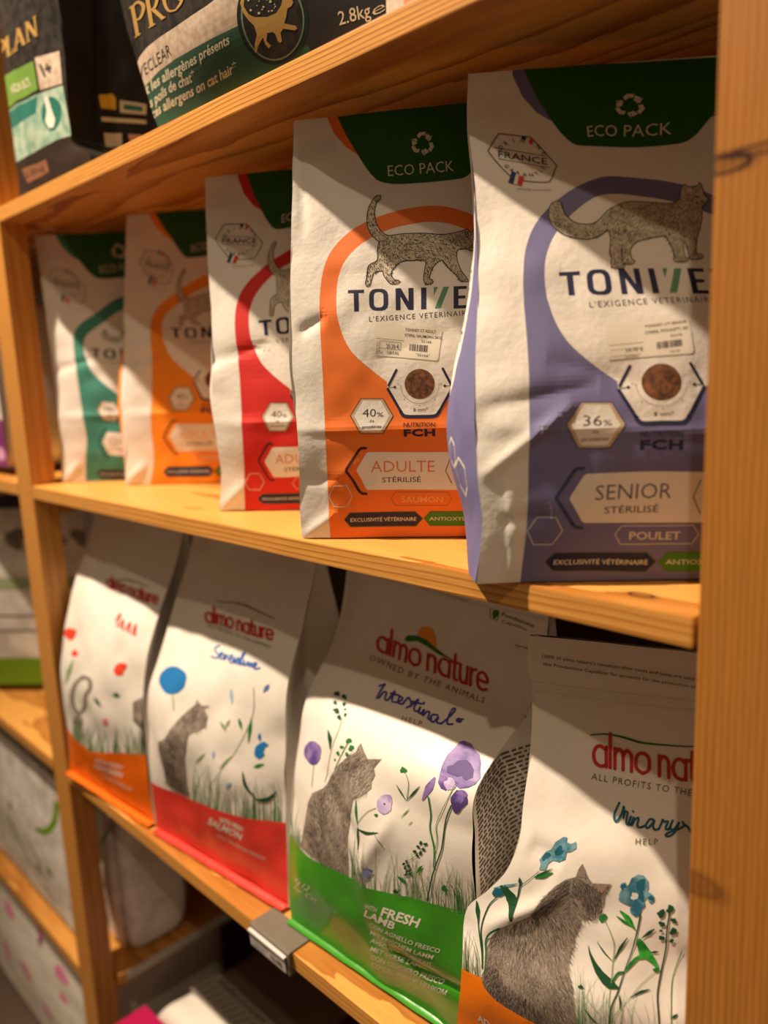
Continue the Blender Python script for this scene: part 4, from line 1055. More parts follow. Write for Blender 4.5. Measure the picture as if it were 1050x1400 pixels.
for st in ([(332,818),(305,875),(282,935),(287,985),(310,990),(342,950),(362,900),(375,855)], [(375,862),(380,905),(372,960)], [(372,960),(384,915),(396,900),(412,912),(404,960),(400,1010),(418,1022)], [(418,1022),(446,942),(430,985),(426,1024),(448,1018)],
           [(448,1018),(472,952),(456,1010),(452,1032),(478,982),(508,960),(516,978),(504,1020),(514,1050),(545,1052)], [(655,985),(625,975),(595,1010),(582,1046),(606,1058),(642,1020),(664,988),(650,1040),(664,1078),(702,1075)],
           [(545,1052),(582,1030)], [(702,1075),(728,1020),(742,982),(752,1004),(792,1002),(776,1040),(770,1075),(796,1080)], [(796,1080),(842,985),(820,1030),(816,1072),(842,1080),(874,1048),(898,1008),(880,1060),(850,1112),(812,1140),(778,1145),(770,1126),(822,1100),(902,1070),(965,1030)],
           [(935,1002),(952,1030),(985,1048),(1010,1090)]):
    A.stroke(z(st), 3.2, SEAD, 5)
A.leaf(z([(455,888)])[0], z([(475,912)])[0], 3, SEAD, 5)
A.text('HELP', z([(485,1212)])[0], z([(690,1228)])[0], 8.8, OLIVE, 4, spacing=1.35)
A.build('product_name', root, 'teal handwriting reading Urinary, HELP')
A = Art(front)
A.text("100% of almo nature's revenues after costs and taxes are used to", (743, 898), (962, 929), 4.6, OLIVE, 4, up=(.02, -1)); A.text("the Fondazione Capellino for projects for the protection of", (745, 908), (955, 938), 4.4, OLIVE, 4, up=(.02, -1))
A.build('small_print', root)
A = Art(front)
cat = [(797,1180),(791,1188),(787.5,1198.5),(775,1202),(759.6,1211),(744,1226),(734.5,1240),(728,1250.5),(711,1257),(686,1266),(675,1277),(667,1294),(665,1315),(660,1334),(663,1350),(678.6,1370),(707.5,1395),(745,1418),(775,1428),(788,1425),(787,1400),(783,1371),(784,1352),(779,1334),(776,1321),(781,1300),(785,1282),(792,1265),(790,1257),(808,1258),(819,1249.6),(824,1234),(825,1224.5),(836,1209),(810,1208),(804,1199.4)]
A.poly(cat, FURB, 2, step=8)
def dr(p):
    x, y = p
    if y < 1250: return 2.5 if x < 780 else .9+.02*(x-780)
    return 1.75 - (x-700)*.009
rnd = random.Random(2)
fur(A, cat, 14, 7000, dr, FUR, 3, (6, 15), .75)
fur(A, [(790,1200),(772,1205),(744,1228),(734,1242),(728,1253),(700,1264),(690,1270),(722,1276),(735,1262),(752,1248),(768,1228),(790,1222),(800,1250),(818,1246),(822,1220),(808,1210)], 15, 1600, dr, FURD, 4, (5, 11), .75)
fur(A, [(665,1320),(662,1345),(690,1375),(730,1400),(745,1390),(715,1360),(690,1345),(680,1325)], 16, 900, dr, FURD, 4, (5, 11), .75)
A.poly([(797,1182),(790,1198),(801,1200)], ink('fur_mid', 136, 122, 112), 5); A.poly([(832,1210.5),(812,1211),(822,1222)], ink('ear_inner', 150, 124, 108), 5)
A.leaf((822, 1246), (818, 1251), 2, ink('fur_deep', 60, 50, 46), 6)
A.build('cat_picture', root, 'grey cat sitting with its back turned, head to the right')
A = Art(front); c6 = lambda l: P_(l, 780, 1180, 6.364); c5 = lambda l: P_(l, 640, 1130, 5.185)
A.poly(c5([(500,240),(540,190),(580,170),(620,110),(680,70),(705,75),(700,110),(730,120),(770,105),(770,150),(730,175),(700,180),(690,230),(640,260),(590,250),(560,270),(545,310),(500,310),(510,270)]), SEA, 3, step=6)
A.blob(c5([(640,180)])[0], 9, 5, SEAD, 4, .3, 5, rot=-.6); A.blob(c5([(545,220)])[0], 8, 3, SEAD, 4, .3, 6, rot=-.8)
A.leaf(c5([(465,360)])[0], c5([(600,330)])[0], 7, LEAF, 4, .05); A.leaf(c5([(480,352)])[0], c5([(595,305)])[0], 3.5, LEAFD, 5)
A.stroke(c5([(500,320),(420,385),(368,420)]), 1, OLIVE, 3); A.stroke(c5([(372,380),(350,500),(320,655)]), 2, LEAFD, 4); A.leaf(c5([(365,360)])[0], c5([(372,425)])[0], 5, LEAFD, 4)
A.leaf(c5([(232,415)])[0], c5([(315,655)])[0], 14, LEAFD, 5, -.16); A.leaf(c5([(262,415)])[0], c5([(318,640)])[0], 8, LEAFD, 5, -.13)
A.blob(c5([(215,465)])[0], 7.5, 6.4, SEAD, 4, .1, 4); A.leaf(c5([(180,435)])[0], c5([(355,405)])[0], 4.6, SEA, 3)
A.stroke(c5([(205,500),(150,560),(110,690),(105,850),(100,1000)]), 1.7, LEAFD, 4); A.stroke(c5([(232,708),(170,740),(135,800),(128,900),(118,1040)]), 3.2, LEAF, 4, w1=1.4)
A.leaf(c5([(65,520)])[0], c5([(85,680)])[0], 6, LEAFD, 5); A.stroke(c5([(80,660),(95,780),(100,960)]), 1.6, LEAFD, 4)
# flower and stems on the right
A.poly(c6([(590,95),(640,105),(675,150),(680,210),(665,245),(700,260),(730,285),(730,330),(700,350),(675,330),(660,300),(640,330),(650,370),(620,400),(600,455),(560,470),(515,440),(510,400),(540,380),(500,375),(450,355),(410,330),(415,280),(435,240),(470,240),(425,215),(440,175),(480,165),(485,210),(510,180),(530,130)]), SEA, 3, step=6)
A.blob(c6([(610,190)])[0], 7, 8, SEAD, 4, .25, 5); A.blob(c6([(615,290)])[0], 5, 6, SEAD, 4, .3, 6); A.blob(c6([(555,290)])[0], 4.5, 6, ink('pale_blue_wash', 206, 206, 196), 4, .25, 7); A.blob(c6([(700,300)])[0], 3.5, 4, SEAD, 4, .3, 8); A.blob(c6([(455,205)])[0], 3.5, 4, SEAD, 4, .3, 9)
A.stroke(c6([(605,450),(585,560),(550,720),(510,840),(470,960),(430,1090),(370,1230),(350,1400)]), 2.4, LEAFD, 4, w1=2.2, mid=1.4)
A.leaf(c6([(420,425)])[0], c6([(560,580)])[0], 8.5, BRL, 4, -.05); A.leaf(c6([(390,470)])[0], c6([(540,560)])[0], 4, LEAF, 3, .02)
A.leaf(c6([(735,568)])[0], c6([(618,650)])[0], 5.2, LEAFD, 4)
A.poly(c6([(585,655),(605,648),(640,680),(690,745),(740,820),(765,870),(778,940),(750,895),(690,840),(650,815),(600,820),(540,880),(488,930),(500,880),(560,810),(605,785),(590,730),(575,690)]), BRL, 4, step=8)
A.leaf(c6([(770,765)])[0], c6([(690,770)])[0], 3.4, LEAFD, 4)
A.blob(c6([(752,915)])[0], 3.4, 3.4, LEAF, 5, .3, 3); A.stroke(c6([(740,935),(620,1040),(520,1160),(400,1300),(370,1400)]), .9, GRASS, 3)
A.leaf(c6([(705,1078)])[0], c6([(535,1145)])[0], 4.2, LEAFD, 4, .06)
A.poly(c6([(152,710),(175,770),(230,850),(300,925),(370,980),(445,1058),(445,1066),(350,1066),(290,1020),(230,940),(190,850),(165,790)]), LEAFD, 4, step=8); A.poly(c6([(385,985),(400,950),(430,918),(480,915),(478,928),(430,945),(395,1000),(372,1040)]), LEAF, 5, step=8)
A.blob(c6([(272,487)])[0], 5.4, 5.4, LEAF, 4, .15, 11); A.stroke(c6([(290,510),(345,600),(385,700),(380,840),(372,1000),(350,1200),(345,1400)]), 1.1, GRASS, 4)
A.leaf(c6([(228,678)])[0], c6([(382,838)])[0], 2.4, LEAFD, 4, .04); A.leaf(c6([(500,640)])[0], c6([(385,835)])[0], 4.6, LEAFD, 4, .03)
A.stroke(c6([(870,395),(840,600),(830,740),(790,950),(765,1130),(775,1300),(785,1420)]), 2.2, LEAFD, 4)
for x_, y_, r_ in ((872,390,34),(793,432,36),(903,488,24),(797,522,26),(898,583,32),(790,582,14),(795,645,24),(882,670,20)): A.blob(c6([(x_, y_)])[0], r_/6.4, r_/6.8, LEAFD, 5, .26, int(y_))
A.stroke(c6([(970,760),(900,960),(885,1100),(890,1400)]), 1.2, LEAF, 3); A.blob(c6([(95,1068)])[0], 3.2, 3.2, LEAFD, 4, .3, 8); A.stroke(c6([(105,1090),(180,1200),(260,1290)]), .8, GRASS, 3)
A.leaf(c6([(122,1250)])[0], c6([(270,1400)])[0], 2.6, LEAFD, 4, .04); A.leaf(c6([(440,1115)])[0], c6([(445,1250)])[0], 3, LEAFD, 4, -.06); A.leaf(c6([(895,1330)])[0], c6([(945,1290)])[0], 5, LEAFD, 4)
grass(A, [(786,1410),(820,1430),(870,1445),(940,1452)], 90, 95, 17, [GRASS, GRASS, LEAF], 2, .9, 14); grass(A, [(632,1330),(650,1338),(660,1345)], 26, 70, 18, [OLIVE, LEAFD, GRASS], 3, .9, 7)
A.build('flower_print', root, 'teal flowers, green leaves and thin grass')

# --- blue pouch with coral band
COB = mat_plain('glossy_coral_film', srgb(226, 62, 50), 0.32, bump=0.0006, scale=40, spec=0.6, coat=.2)
root, rows, ex, n, P0 = pouch('stand_up_pouch', 'white pouch with coral red band and round blue flower, second from left post', GRP2, -0.77, 0.27, 0,
    [(.016,-.478),(.014,-.438),(.012,-.37),(.024,-.275),(.055,-.199),(.086,-.132),(.110,-.075),(.119,-.034)], [(.040,-.478),(.045,-.406),(.046,-.344),(.054,-.254),(.062,-.193),(.081,-.154),(.108,-.090),(.114,-.069),(.121,-.034)], .16, None, None, 71, None)
front, gR, gL = finish_pouch(root, rows, ex, n, [(0, .0), (.2, .010), (.4, .018), (.62, .012), (.85, .003), (1, 0)], .16, 71, .006, FILM, COB, nu=44, nv=64)
A = Art(front); A.poly([(200,1066),(212,1073),(230,1082),(265,1096),(310,1111),(350,1120),(385,1124),(410,1128),(420,1280),(330,1240),(200,1160)], COB, 3, step=10); band = A.build('base_band', root, 'glossy coral red base band')
A = Art(front); A.text('WITH FRESH', (300, 1122), (333, 1136), 6.5, WHITE, 5, bold=.03); A.text('SALMON', (284, 1125), (330, 1148), 9, WHITE, 5, bold=.03); A.text('CON SALMONE FRESCO', (296, 1144), (362, 1176), 4, WHITE, 5); A.build('printed_text', band)
A = Art(front); f = lambda x, y: (281+95*x, 850+25*x - 13.5*y); almo(A, f, 3.4, LOGORED, 5); A.stroke([(296,822),(330,826),(356,835),(378,846)], 1, OLIVE, 4, mid=2.4); A.text('ALL PROFITS TO THE ANIMALS', (282, 857), (372, 886), 4.4, OLIVE, 4); A.build('brand_name', root)
A = Art(front); z = lambda l: P_(l, 250, 780, 6.176)
for st in ([(300,640),(265,650),(262,690),(290,710),(280,740),(225,732)], [(300,735),(330,700),(310,700),(305,745),(335,745)], [(335,745),(350,705),(345,755),(375,715),(385,760)], [(385,760),(420,720),(400,720),(425,775),(395,775)], [(425,775),(440,730),(440,780)], [(450,785),(465,740),(480,740),(470,790)], [(480,790),(530,690),(500,720),(495,795)], [(510,795),(525,755),(520,800)], [(535,800),(560,765),(560,810),(585,775),(585,815)], [(600,820),(625,785),(605,780),(605,830),(650,820)]): A.stroke(z(st), 1.9, ink('blue_script', 44, 98, 178), 5)
A.build('product_name', root, 'blue handwriting')
A = Art(front)
cat = P_([(395,380),(380,420),(330,460),(280,510),(235,580),(205,640),(145,665),(145,720),(165,800),(170,880),(175,960),(250,1010),(340,1050),(320,960),(320,860),(315,780),(330,700),(340,620),(400,600),(450,570),(460,500),(440,450),(480,425),(425,425),(405,405)], 190, 880, 5)
A.poly(cat, FURB, 2, step=8); fur(A, cat, 24, 500, lambda p: 1.6, FUR, 3, (4, 8), 1); fur(A, P_([(150,670),(230,600),(290,600),(260,760),(250,900),(330,1040),(200,980),(180,850)], 190, 880, 5), 25, 300, lambda p: 1.6, FURD, 4, (4, 8), 1)
A.build('cat_picture', root, 'grey cat sitting')
A = Art(front); z = lambda l: P_(l, 190, 880, 5)
A.blob(z([(240,245)])[0], 18, 19, BLU, 3, .05, 3); A.stroke(z([(250,340),(250,450)]), 1, GRASS, 3); A.leaf(z([(622,310)])[0], z([(625,420)])[0], 6, mat_two('sky_blue_wash', srgb(90,150,190), srgb(170,190,200), 80), 3); A.leaf(z([(885,280)])[0], z([(845,335)])[0], 7, ink('dusty_blue', 84, 112, 160), 3)
A.blob(z([(825,730)])[0], 8, 10, BLU, 3, .3, 5); A.blob(z([(820,640)])[0], 2.4, 4, BLU, 3, .3, 6); A.blob(z([(862,695)])[0], 3, 3, BLU, 3, .3, 7); A.leaf(z([(790,840)])[0], z([(860,820)])[0], 5, LEAF, 4)
A.leaf(z([(715,870)])[0], z([(810,1050)])[0], 5, LEAFD, 4, .1); A.leaf(z([(800,1060)])[0], z([(945,1005)])[0], 7, LEAFD, 4, .2); A.leaf(z([(765,510)])[0], z([(745,680)])[0], 5, LEAF, 3); A.leaf(z([(680,510)])[0], z([(700,590)])[0], 5, LEAF, 3); A.leaf(z([(555,530)])[0], z([(600,600)])[0], 4, GRASS, 3); A.leaf(z([(620,520)])[0], z([(590,580)])[0], 4, GRASS, 3)
A.leaf(z([(450,750)])[0], z([(380,820)])[0], 3.4, GRASS, 3); A.leaf(z([(630,770)])[0], z([(560,850)])[0], 3.4, GRASS, 3); A.leaf(z([(510,730)])[0], z([(510,790)])[0], 4, ink('pale_periwinkle', 140, 160, 200), 3); A.leaf(z([(650,940)])[0], z([(610,980)])[0], 5, ink('pale_periwinkle', 140, 160, 200), 3); A.stroke(z([(780,300),(775,480),(690,680),(560,880),(470,980)]), .9, GRASS, 3)
grass(A, [(262,1096),(310,1111),(350,1120),(388,1124)], 70, 60, 27, [GRASS, GRASS, LEAF], 2, 1.3, 6); A.build('flower_print', root, 'blue flowers and grass')

# --- orange-banded pouch by the left post
root, rows, ex, n, P0 = pouch('stand_up_pouch', 'white pouch with orange base band and red poppies, leftmost beside the left post', GRP2, -1.03, 0.245, 0,
    [(.001,-.478),(.002,-.429),(.003,-.39),(.009,-.281),(.024,-.223),(.047,-.155),(.086,-.077),(.099,-.034)], [(.018,-.478),(.018,-.398),(.017,-.342),(.022,-.267),(.036,-.217),(.064,-.160),(.093,-.103),(.103,-.070),(.112,-.034)], .16, None, None, 81, None)
OR2 = mat_plain('deep_orange_film', srgb(232, 104, 8), 0.32, bump=0.0006, scale=40, spec=0.6, coat=.2)
front, gR, gL = finish_pouch(root, rows, ex, n, [(0, .0), (.2, .006), (.4, .010), (.62, .010), (.85, .003), (1, 0)], .16, 81, .006, FILM, OR2, nu=40, nv=60)
A = Art(front); A.poly([(75,975),(86,988),(97,1003),(110,1013),(125,1024),(140,1028),(170,1030),(203,1029),(225,1030),(225,1140),(75,1060)], OR2, 3, step=10); band = A.build('base_band', root, 'glossy orange base band')
A = Art(front); A.text('WITH FRESH', (132, 1040), (165, 1052), 5, WHITE, 5, bold=.02); A.text('CHICKEN', (130, 1048), (165, 1063), 6, WHITE, 5, bold=.03); A.text('CON POLLO', (140, 1062), (178, 1082), 4, WHITE, 5); A.build('printed_text', band)
A = Art(front); f = lambda x, y: (146+72*x, 802+24*x - 10.5*y); almo(A, f, 2.8, LOGORED, 5); A.stroke([(158,793),(180,793),(205,802)], 1, OLIVE, 4, mid=2); A.build('brand_name', root)
A = Art(front)
for st in ([(160,848),(168,838),(163,856)], [(168,856),(173,846),(172,860)], [(176,860),(182,850),(180,864)], [(184,866),(190,852),(188,868)]): A.stroke(st, 2.4, ink('red_script', 200, 60, 50), 5)
A.build('product_name', root, 'red handwriting')
A = Art(front)
A.blob((97, 866), 6, 9, RED2, 3, .15, 3); A.blob((102.5, 893), 4, 5, RED2, 3, .2, 4); A.blob((166, 914), 8, 9, RED2, 3, .2, 5, rot=.4); A.blob((146, 986), 3.4, 4, ink('pale_red', 222, 120, 100), 3, .2, 6)
A.leaf((100, 902), (91, 935), 5, GRASS, 3); A.leaf((131, 952), (140, 966), 4, LEAFD, 4); A.blob((159, 950), 4, 4, LEAF, 3, .3, 8)
ringc = [(114,925),(104,935),(100,950),(102,965),(109,975),(117,965),(120,950),(126,940),(124,928)]
A.stroke(ringc, 5, FUR[1], 3, closed=True); A.poly([(108,970),(100,990),(104,1012),(114,1008),(116,985)], FURB, 2)
A.poly([(182,960),(200,950),(212,955),(215,985),(200,1000),(184,985)], FURB, 2); grass(A, [(98,1004),(125,1024),(170,1030),(203,1029)], 60, 45, 37, [GRASS, GRASS, LEAF], 3, 1.4, 4)
A.build('flower_print', root, 'red poppies, grass and a curled grey cat tail')
# --- pouches in the second row, only their upper parts glimpsed
def back_row(xl, W, y0, label, seed, band):
    rows = [(v, np.array([xl, y0+.03*v, z]), np.array([xl+W, y0+.03*v, z])) for v, z in ((0, Z_LOW+.003), (.3, -.37), (.6, -.25), (.85, -.13), (1, -.055))]
    rt = empty('stand_up_pouch', (xl+W/2, y0+.05, Z_LOW), label, 'pet food bag', 'pouches in the second row of the lower shelf')
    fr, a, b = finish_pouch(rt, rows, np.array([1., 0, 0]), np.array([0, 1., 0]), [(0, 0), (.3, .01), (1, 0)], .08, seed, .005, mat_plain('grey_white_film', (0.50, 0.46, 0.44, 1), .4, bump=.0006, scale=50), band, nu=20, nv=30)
    A = Art(fr, uvspace=True); A.disc((.12, .80), .06, CHAR, 3, ry=.05); A.poly([(0, 0), (1, 0), (1, .2), (0, .2)], band, 3); A.build('front_print', rt)
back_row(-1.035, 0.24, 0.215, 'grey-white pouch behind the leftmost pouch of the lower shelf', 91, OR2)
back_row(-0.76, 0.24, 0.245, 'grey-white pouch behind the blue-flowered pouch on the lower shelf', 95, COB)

# ------------------------------------------------------------------ glossy bags on the upper shelf
BLK = mat_two('black_glossy_film', (0.012, 0.010, 0.009, 1), (0.035, 0.028, 0.024, 1), 90, 0.34, .4, .6)
BLKS = mat_plain('black_side_film', (0.020, 0.018, 0.017, 1), 0.32, bump=.0012, scale=14, spec=.6)
GOLD = mat_plain('gold_ink', srgb(206, 164, 92), 0.35, metal=0.35, var=.12, vscale=60)
CREAM = mat_two('cream_grained_print', srgb(206, 186, 164), srgb(176, 152, 130), 120, 0.5, .35, .65)
DGR = ink('deep_sage_green', 48, 84, 66, .35); PLT = ink('pale_text', 206, 196, 170, .4)
zt = Z_TOP+T+.001
def glossy(xl, xr, y0, label, seed, bul, edgeL=None, edgeR=None, H=.42, back=.13, side=None, nu=64, nv=80, Lpx=None, Rpx=None):
    rows = []
    if Lpx:
        Q = on_plane(Lpx, (0, y0, 0), (0, 1, 0)); lz, lx = Q[:, 2]-zt, Q[:, 0]
    for v in (0, .03, .08, .14, .2, .3, .4, .6, .8, 1):
        l = np.array([xl, y0, zt+H*v]); r = np.array([xr, y0, zt+H*v])
        if Lpx: l[0] = np.interp(H*v, lz, lx)
        if Rpx:
            Q2 = on_plane(Rpx, (0, y0, 0), (0, 1, 0)); r[0] = np.interp(H*v, Q2[:, 2]-zt, Q2[:, 0])
        if edgeL is not None: l = l + np.array([np.interp(v, *edgeL[0]), np.interp(v, *edgeL[1]), 0])
        if edgeR is not None: r = r + np.array([np.interp(v, *edgeR[0]), np.interp(v, *edgeR[1]), 0])
        rows.append((v, l, r))
    rt = empty('glossy_pet_food_bag', ((xl+xr)/2, y0+back/2, zt), label, 'pet food bag', 'black bags on the upper shelf')
    fr = Panel(rows, (0, -1, 0), bul, 2.0, .0035, seed, nu, nv, freq=(3, 5)); fr.mesh('front_panel', [BLK], rt)
    gl = [(v, np.array([L[0], y0+back, L[2]]), L) for v, L, Q in rows]; gr = [(v, Q, np.array([Q[0]+(.0 if side is None else side), y0+back, Q[2]])) for v, L, Q in rows]
    bk = [(g[0], g[2], h[1]) for g, h in zip(gr, gl)]
    a = Panel(gl, (-1, 0, 0), [(0, 0), (.5, -.01), (1, -.02)], 1.5, .004, seed+1, 16, 40); b = Panel(gr, (1, 0, 0), [(0, 0), (.1, -.012), (.5, -.02), (1, -.025)], 1.1, .005, seed+2, 30, 50, freq=(3, 7))
    a.mesh('side_gusset', [BLKS], rt); b.mesh('side_gusset', [BLKS], rt); Panel(bk, (0, 1, 0), [(0, 0), (1, 0)], 2, .003, seed+3, 16, 30).mesh('back_panel', [BLKS], rt)
    link_mesh('base_panel', [rows[0][1], rows[0][2], gr[0][2], gl[0][1]], [(0, 3, 2, 1)], [BLKS], None, rt)
    return rt, fr, b
def serif(A, f, ch, mat, lay=4, w=1.0):
    """thin roman capitals with serifs; f maps (x, y up) with cap height 1"""
    th, tn = .17*w, .055*w
    def bar(p, q, t, **k): A.stroke([f(p, 0), f(q, 0)], t*f.s, mat, lay, smooth=False, cap=False, **k)
    S = {'P': (.62, [((.15,0),(.15,1),th), ((.02,.015),(.30,.015),tn), ((.0,.985),(.2,.985),tn)], [([(.15,.97),(.42,.99),(.60,.76),(.42,.5),(.18,.50)], tn, tn, th)]),
         'R': (.74, [((.15,0),(.15,1),th), ((.02,.015),(.30,.015),tn), ((.0,.985),(.2,.985),tn), ((.30,.50),(.66,.02),th), ((.58,.015),(.78,.015),tn)], [([(.15,.97),(.40,.99),(.56,.76),(.40,.52),(.18,.52)], tn, tn, th)]),
         'O': (.92, [], [([(.45,.99),(.16,.86),(.05,.5),(.16,.14),(.45,.01)], tn, tn, th), ([(.45,.01),(.74,.14),(.85,.5),(.74,.86),(.45,.99)], tn, tn, th)]),
         'L': (.60, [((.15,0),(.15,1),th), ((.02,.985),(.28,.985),tn), ((.05,.02),(.56,.02),tn), ((.56,.0),(.56,.2),tn)], []),
         'A': (.86, [((.08,0),(.40,1),tn*1.3), ((.40,1),(.74,0),th), ((.2,.34),(.62,.34),tn), ((0,.015),(.2,.015),tn), ((.62,.015),(.86,.015),tn)], []),
         'N': (.90, [((.14,0),(.14,1),tn*1.3), ((.14,1),(.74,0),th), ((.74,0),(.74,1),tn*1.3), ((.04,.015),(.26,.015),tn), ((.62,.985),(.86,.985),tn), ((.02,.985),(.2,.985),tn)], []), ' ': (.45, [], [])}
    wd, bars, curves = S[ch]
    for p, q, t in bars: bar(p, q, t)
    for pts, w0, w1, mid in curves: A.stroke([f(p, 0) for p in pts], w0*f.s, mat, lay, w1=w1*f.s, mid=mid*f.s, k=6, cap=False)
    return wd
def serif_word(A, word, org, ax, upv, hgt, mat, lay=4, spread=1.0, w=1.0):
    """upv: unit up; ax: unit along; hgt in px"""
    x = 0; ax = np.array(ax, float); upv = np.array(upv, float); org = np.array(org, float)
    for ch in word:
        def f(p, _=0, x=x): return tuple(org + ax*(x+p[0]*spread)*hgt + upv*p[1]*hgt)
        f.s = hgt; x += serif(A, f, ch, mat, lay, w)*spread*1.06
# front bag with green band
rt, fr, gs = glossy(-.580, -.262, .030, 'black glossy bag with dark green band and gold cat badge, upper shelf', 101, [(0, .016), (.1, .034), (.3, .045), (1, .05)],
    None, (((0, .1, 1), (-.012, 0, .0)), ((0, 1), (0, .01))), Lpx=[(217,176),(209,152),(200,120),(189,86),(180,60),(165,10),(140,-190)])
A = Art(fr)
q = lambda l: P_(l, 180, 0, 6.5625)
cream = q([(60,560),(75,520),(150,430),(260,340),(400,250),(560,140),(700,50),(790,-20),(1300,-330),(1300,30),(1000,215),(930,250),(760,335),(560,445),(400,530),(250,640),(130,775),(95,690)])
A.poly(cream, CREAM, 2, step=8)
green = q([(130,775),(250,640),(400,530),(560,445),(760,335),(930,250),(1040,205),(1300,60),(1700,-130),(1750,60),(1750,500),(1300,720),(1000,820),(240,1180),(190,1080)])
A.poly(green, DGR, 3, step=8)
A.build('label_band', rt, 'cream band over a dark green band')
A = Art(fr)
A.text('LIV', (181, 121), (199.5, 104), 16.5, CHAR, 5, bold=-.008, up=(-.20, -1)); A.text('ECLEAR', (200.6, 103), (236, 74.8), 16.5, CHAR, 5, bold=-.008, up=(-.20, -1))
for s_, a_, b_ in (('réduit les', (180, 148), (220, 115)), ('allergènes présents', (223.4, 113), (316, 60)), ('sur les poils', (188, 164), (229, 129)), ('de chat*', (231.8, 127), (267.6, 109.7)), ('reduces', (194, 176), (221, 154)), ('allergens on cat hair*', (224, 152), (325, 97.5))):
    A.text(s_, a_, b_, 14.5, PLT, 5, bold=.022, up=(-.14, -1))
A.build('printed_text', rt)
A = Art(fr)
d_ = np.array([.835, -.55]); d_ /= np.linalg.norm(d_)
serif_word(A, 'PRO', q([(35,345)])[0], d_, (-.17, -.985), 42, GOLD, 5, spread=.86, w=.75)
serif_word(A, 'PLAN', (246, 2), (.86, -.51), (-.14, -.99), 42, GOLD, 5, spread=.86, w=.75)
A.build('brand_name', rt, 'tall gold roman capitals')
# oval badge with cat
A = Art(fr); c = (374, 26); z = lambda l: P_(l, 310, 0, 4.2)
def ov(rx, ry, n=40, rot=-.12): return [(c[0]+rx*math.cos(2*math.pi*i/n)*math.cos(rot)-ry*math.sin(2*math.pi*i/n)*math.sin(rot), c[1]+rx*math.cos(2*math.pi*i/n)*math.sin(rot)+ry*math.sin(2*math.pi*i/n)*math.cos(rot)) for i in range(n)]
A.poly([(427,-120),(560,-200),(640,-150),(620,40),(520,60),(440,90),(420,60),(400,80)], BLKS, 4, step=8)
A.poly(ov(48, 63), ink('oval_rim', 30, 40, 34, .35), 5); A.poly(ov(42.5, 57.5), ink('oval_line', 112, 138, 116, .35), 6); A.poly(ov(40, 55), BLK, 7)
catp = z([(345,-15),(375,-12),(385,15),(375,35),(352,50),(345,100),(335,135),(400,148),(410,165),(395,175),(330,165),(315,190),(325,235),(315,248),(300,235),(285,195),(272,185),(240,190),(235,235),(262,262),(250,278),(228,255),(215,215),(200,240),(185,270),(178,300),(165,300),(168,250),(180,200),(165,150),(130,115),(100,70),(88,20),(100,-20),(112,-10),(108,40),(135,85),(170,100),(240,98),(290,75),(318,30),(325,-5)])
A.poly(catp, GOLD, 9, step=6); rnd = random.Random(6)
for k in range(26):
    x_, y_ = rnd.uniform(130, 300), rnd.uniform(-40, 85)
    if (x_-220)**2/100**2 + (y_-10)**2/80**2 < 1: A.disc(z([(x_, y_)])[0], rnd.uniform(.7, 1.9), PLT, 9, n=8)
A.build('cat_badge', rt, 'gold cat inside a dark oval with pale green rim')
A = Art(fr); A.text('2.8kg', (464, 34.5), (507, 22), 19.5, PLT, 6, bold=.004, up=(-.16, -1)); A.text('e', (509, 23), (526, 14), 17, PLT, 6, bold=-.01, up=(-.1, -1)); A.build('net_weight', rt)
# left bag
rt, fr, gs = glossy(-.985, -.738, .012, 'black glossy bag with apple green ADULT label, left end of upper shelf', 111, [(0, .004), (.15, .010), (.4, .014), (1, .014)],
    None, None, side=.006, Rpx=[(124,212),(99,196),(95,150),(90,100),(80,0),(62,-200)])
A = Art(fr); z = lambda l: P_(l, 0, 0, 4.773)
G2 = ink('apple_green', 112, 150, 62, .4); T2 = ink('deep_teal', 40, 112, 98, .4); PT = mat_two('pale_teal_wash', srgb(128, 164, 142), srgb(176, 194, 172), 60, .4)
A.poly(z([(-420,850),(-60,560),(0,520),(110,455),(220,400),(245,580),(110,660),(0,760),(-100,850),(-420,1100)]), G2, 2, step=8); A.poly(z([(230,378),(385,332),(410,545),(262,588)]), CREAM, 2, step=8)
A.poly(z([(-420,1130),(-100,870),(0,775),(110,680),(245,612),(415,558),(440,700),(470,890),(370,915),(230,985),(60,1085),(0,1140),(-420,1420)]), PT, 2, step=8); A.poly(z([(-200,1030),(-100,900),(0,790),(110,695),(240,625),(232,735),(130,800),(0,895),(-200,1080)]), T2, 3, step=8)
A.poly(z([(60,1085),(230,985),(370,915),(480,880),(600,860),(700,1000),(560,1080),(150,1290),(50,1300),(-420,1500),(-420,1425),(0,1140)]), mat_plain('brown_black_film', (0.03, 0.018, 0.013, 1), .35), 3, step=8)
A.blob(z([(335,740)])[0], 14, 24, T2, 4, .05, 3); A.poly(z([(285,640),(310,625),(330,700),(360,780),(350,830),(315,835),(290,790),(300,720)]), WHITE, 5)
A.poly(z([(145,1105),(300,1040),(320,1120),(185,1195)]), ink('copper_label', 140, 88, 56), 5)
A.build('label_panels', rt, 'green, cream and pale teal printed panels')
A = Art(fr); serif_word(A, 'PLAN', z([(0,420)])[0], (.80, -.60), (-.10, -.99), 27, GOLD, 5, spread=.80, w=1.1); A.build('brand_name', rt, 'gold roman capitals')
A = Art(fr); A.text('ADULT', z([(85,615)])[0], z([(208,550)])[0], 11, PLT, 5, bold=.03); A.text('1+', z([(288,500)])[0], z([(350,475)])[0], 17, CHAR, 5, bold=.05)
for k in range(3): A.line(z([(10-3*k, 960+k*55), (110-3*k, 900+k*55)]), 1.4, PLT, 5)
A.text('2.8kg', z([(170,1165)])[0], z([(290,1105)])[0], 9, CHAR, 6); A.build('printed_text', rt)
g = Art(gs); z2 = z
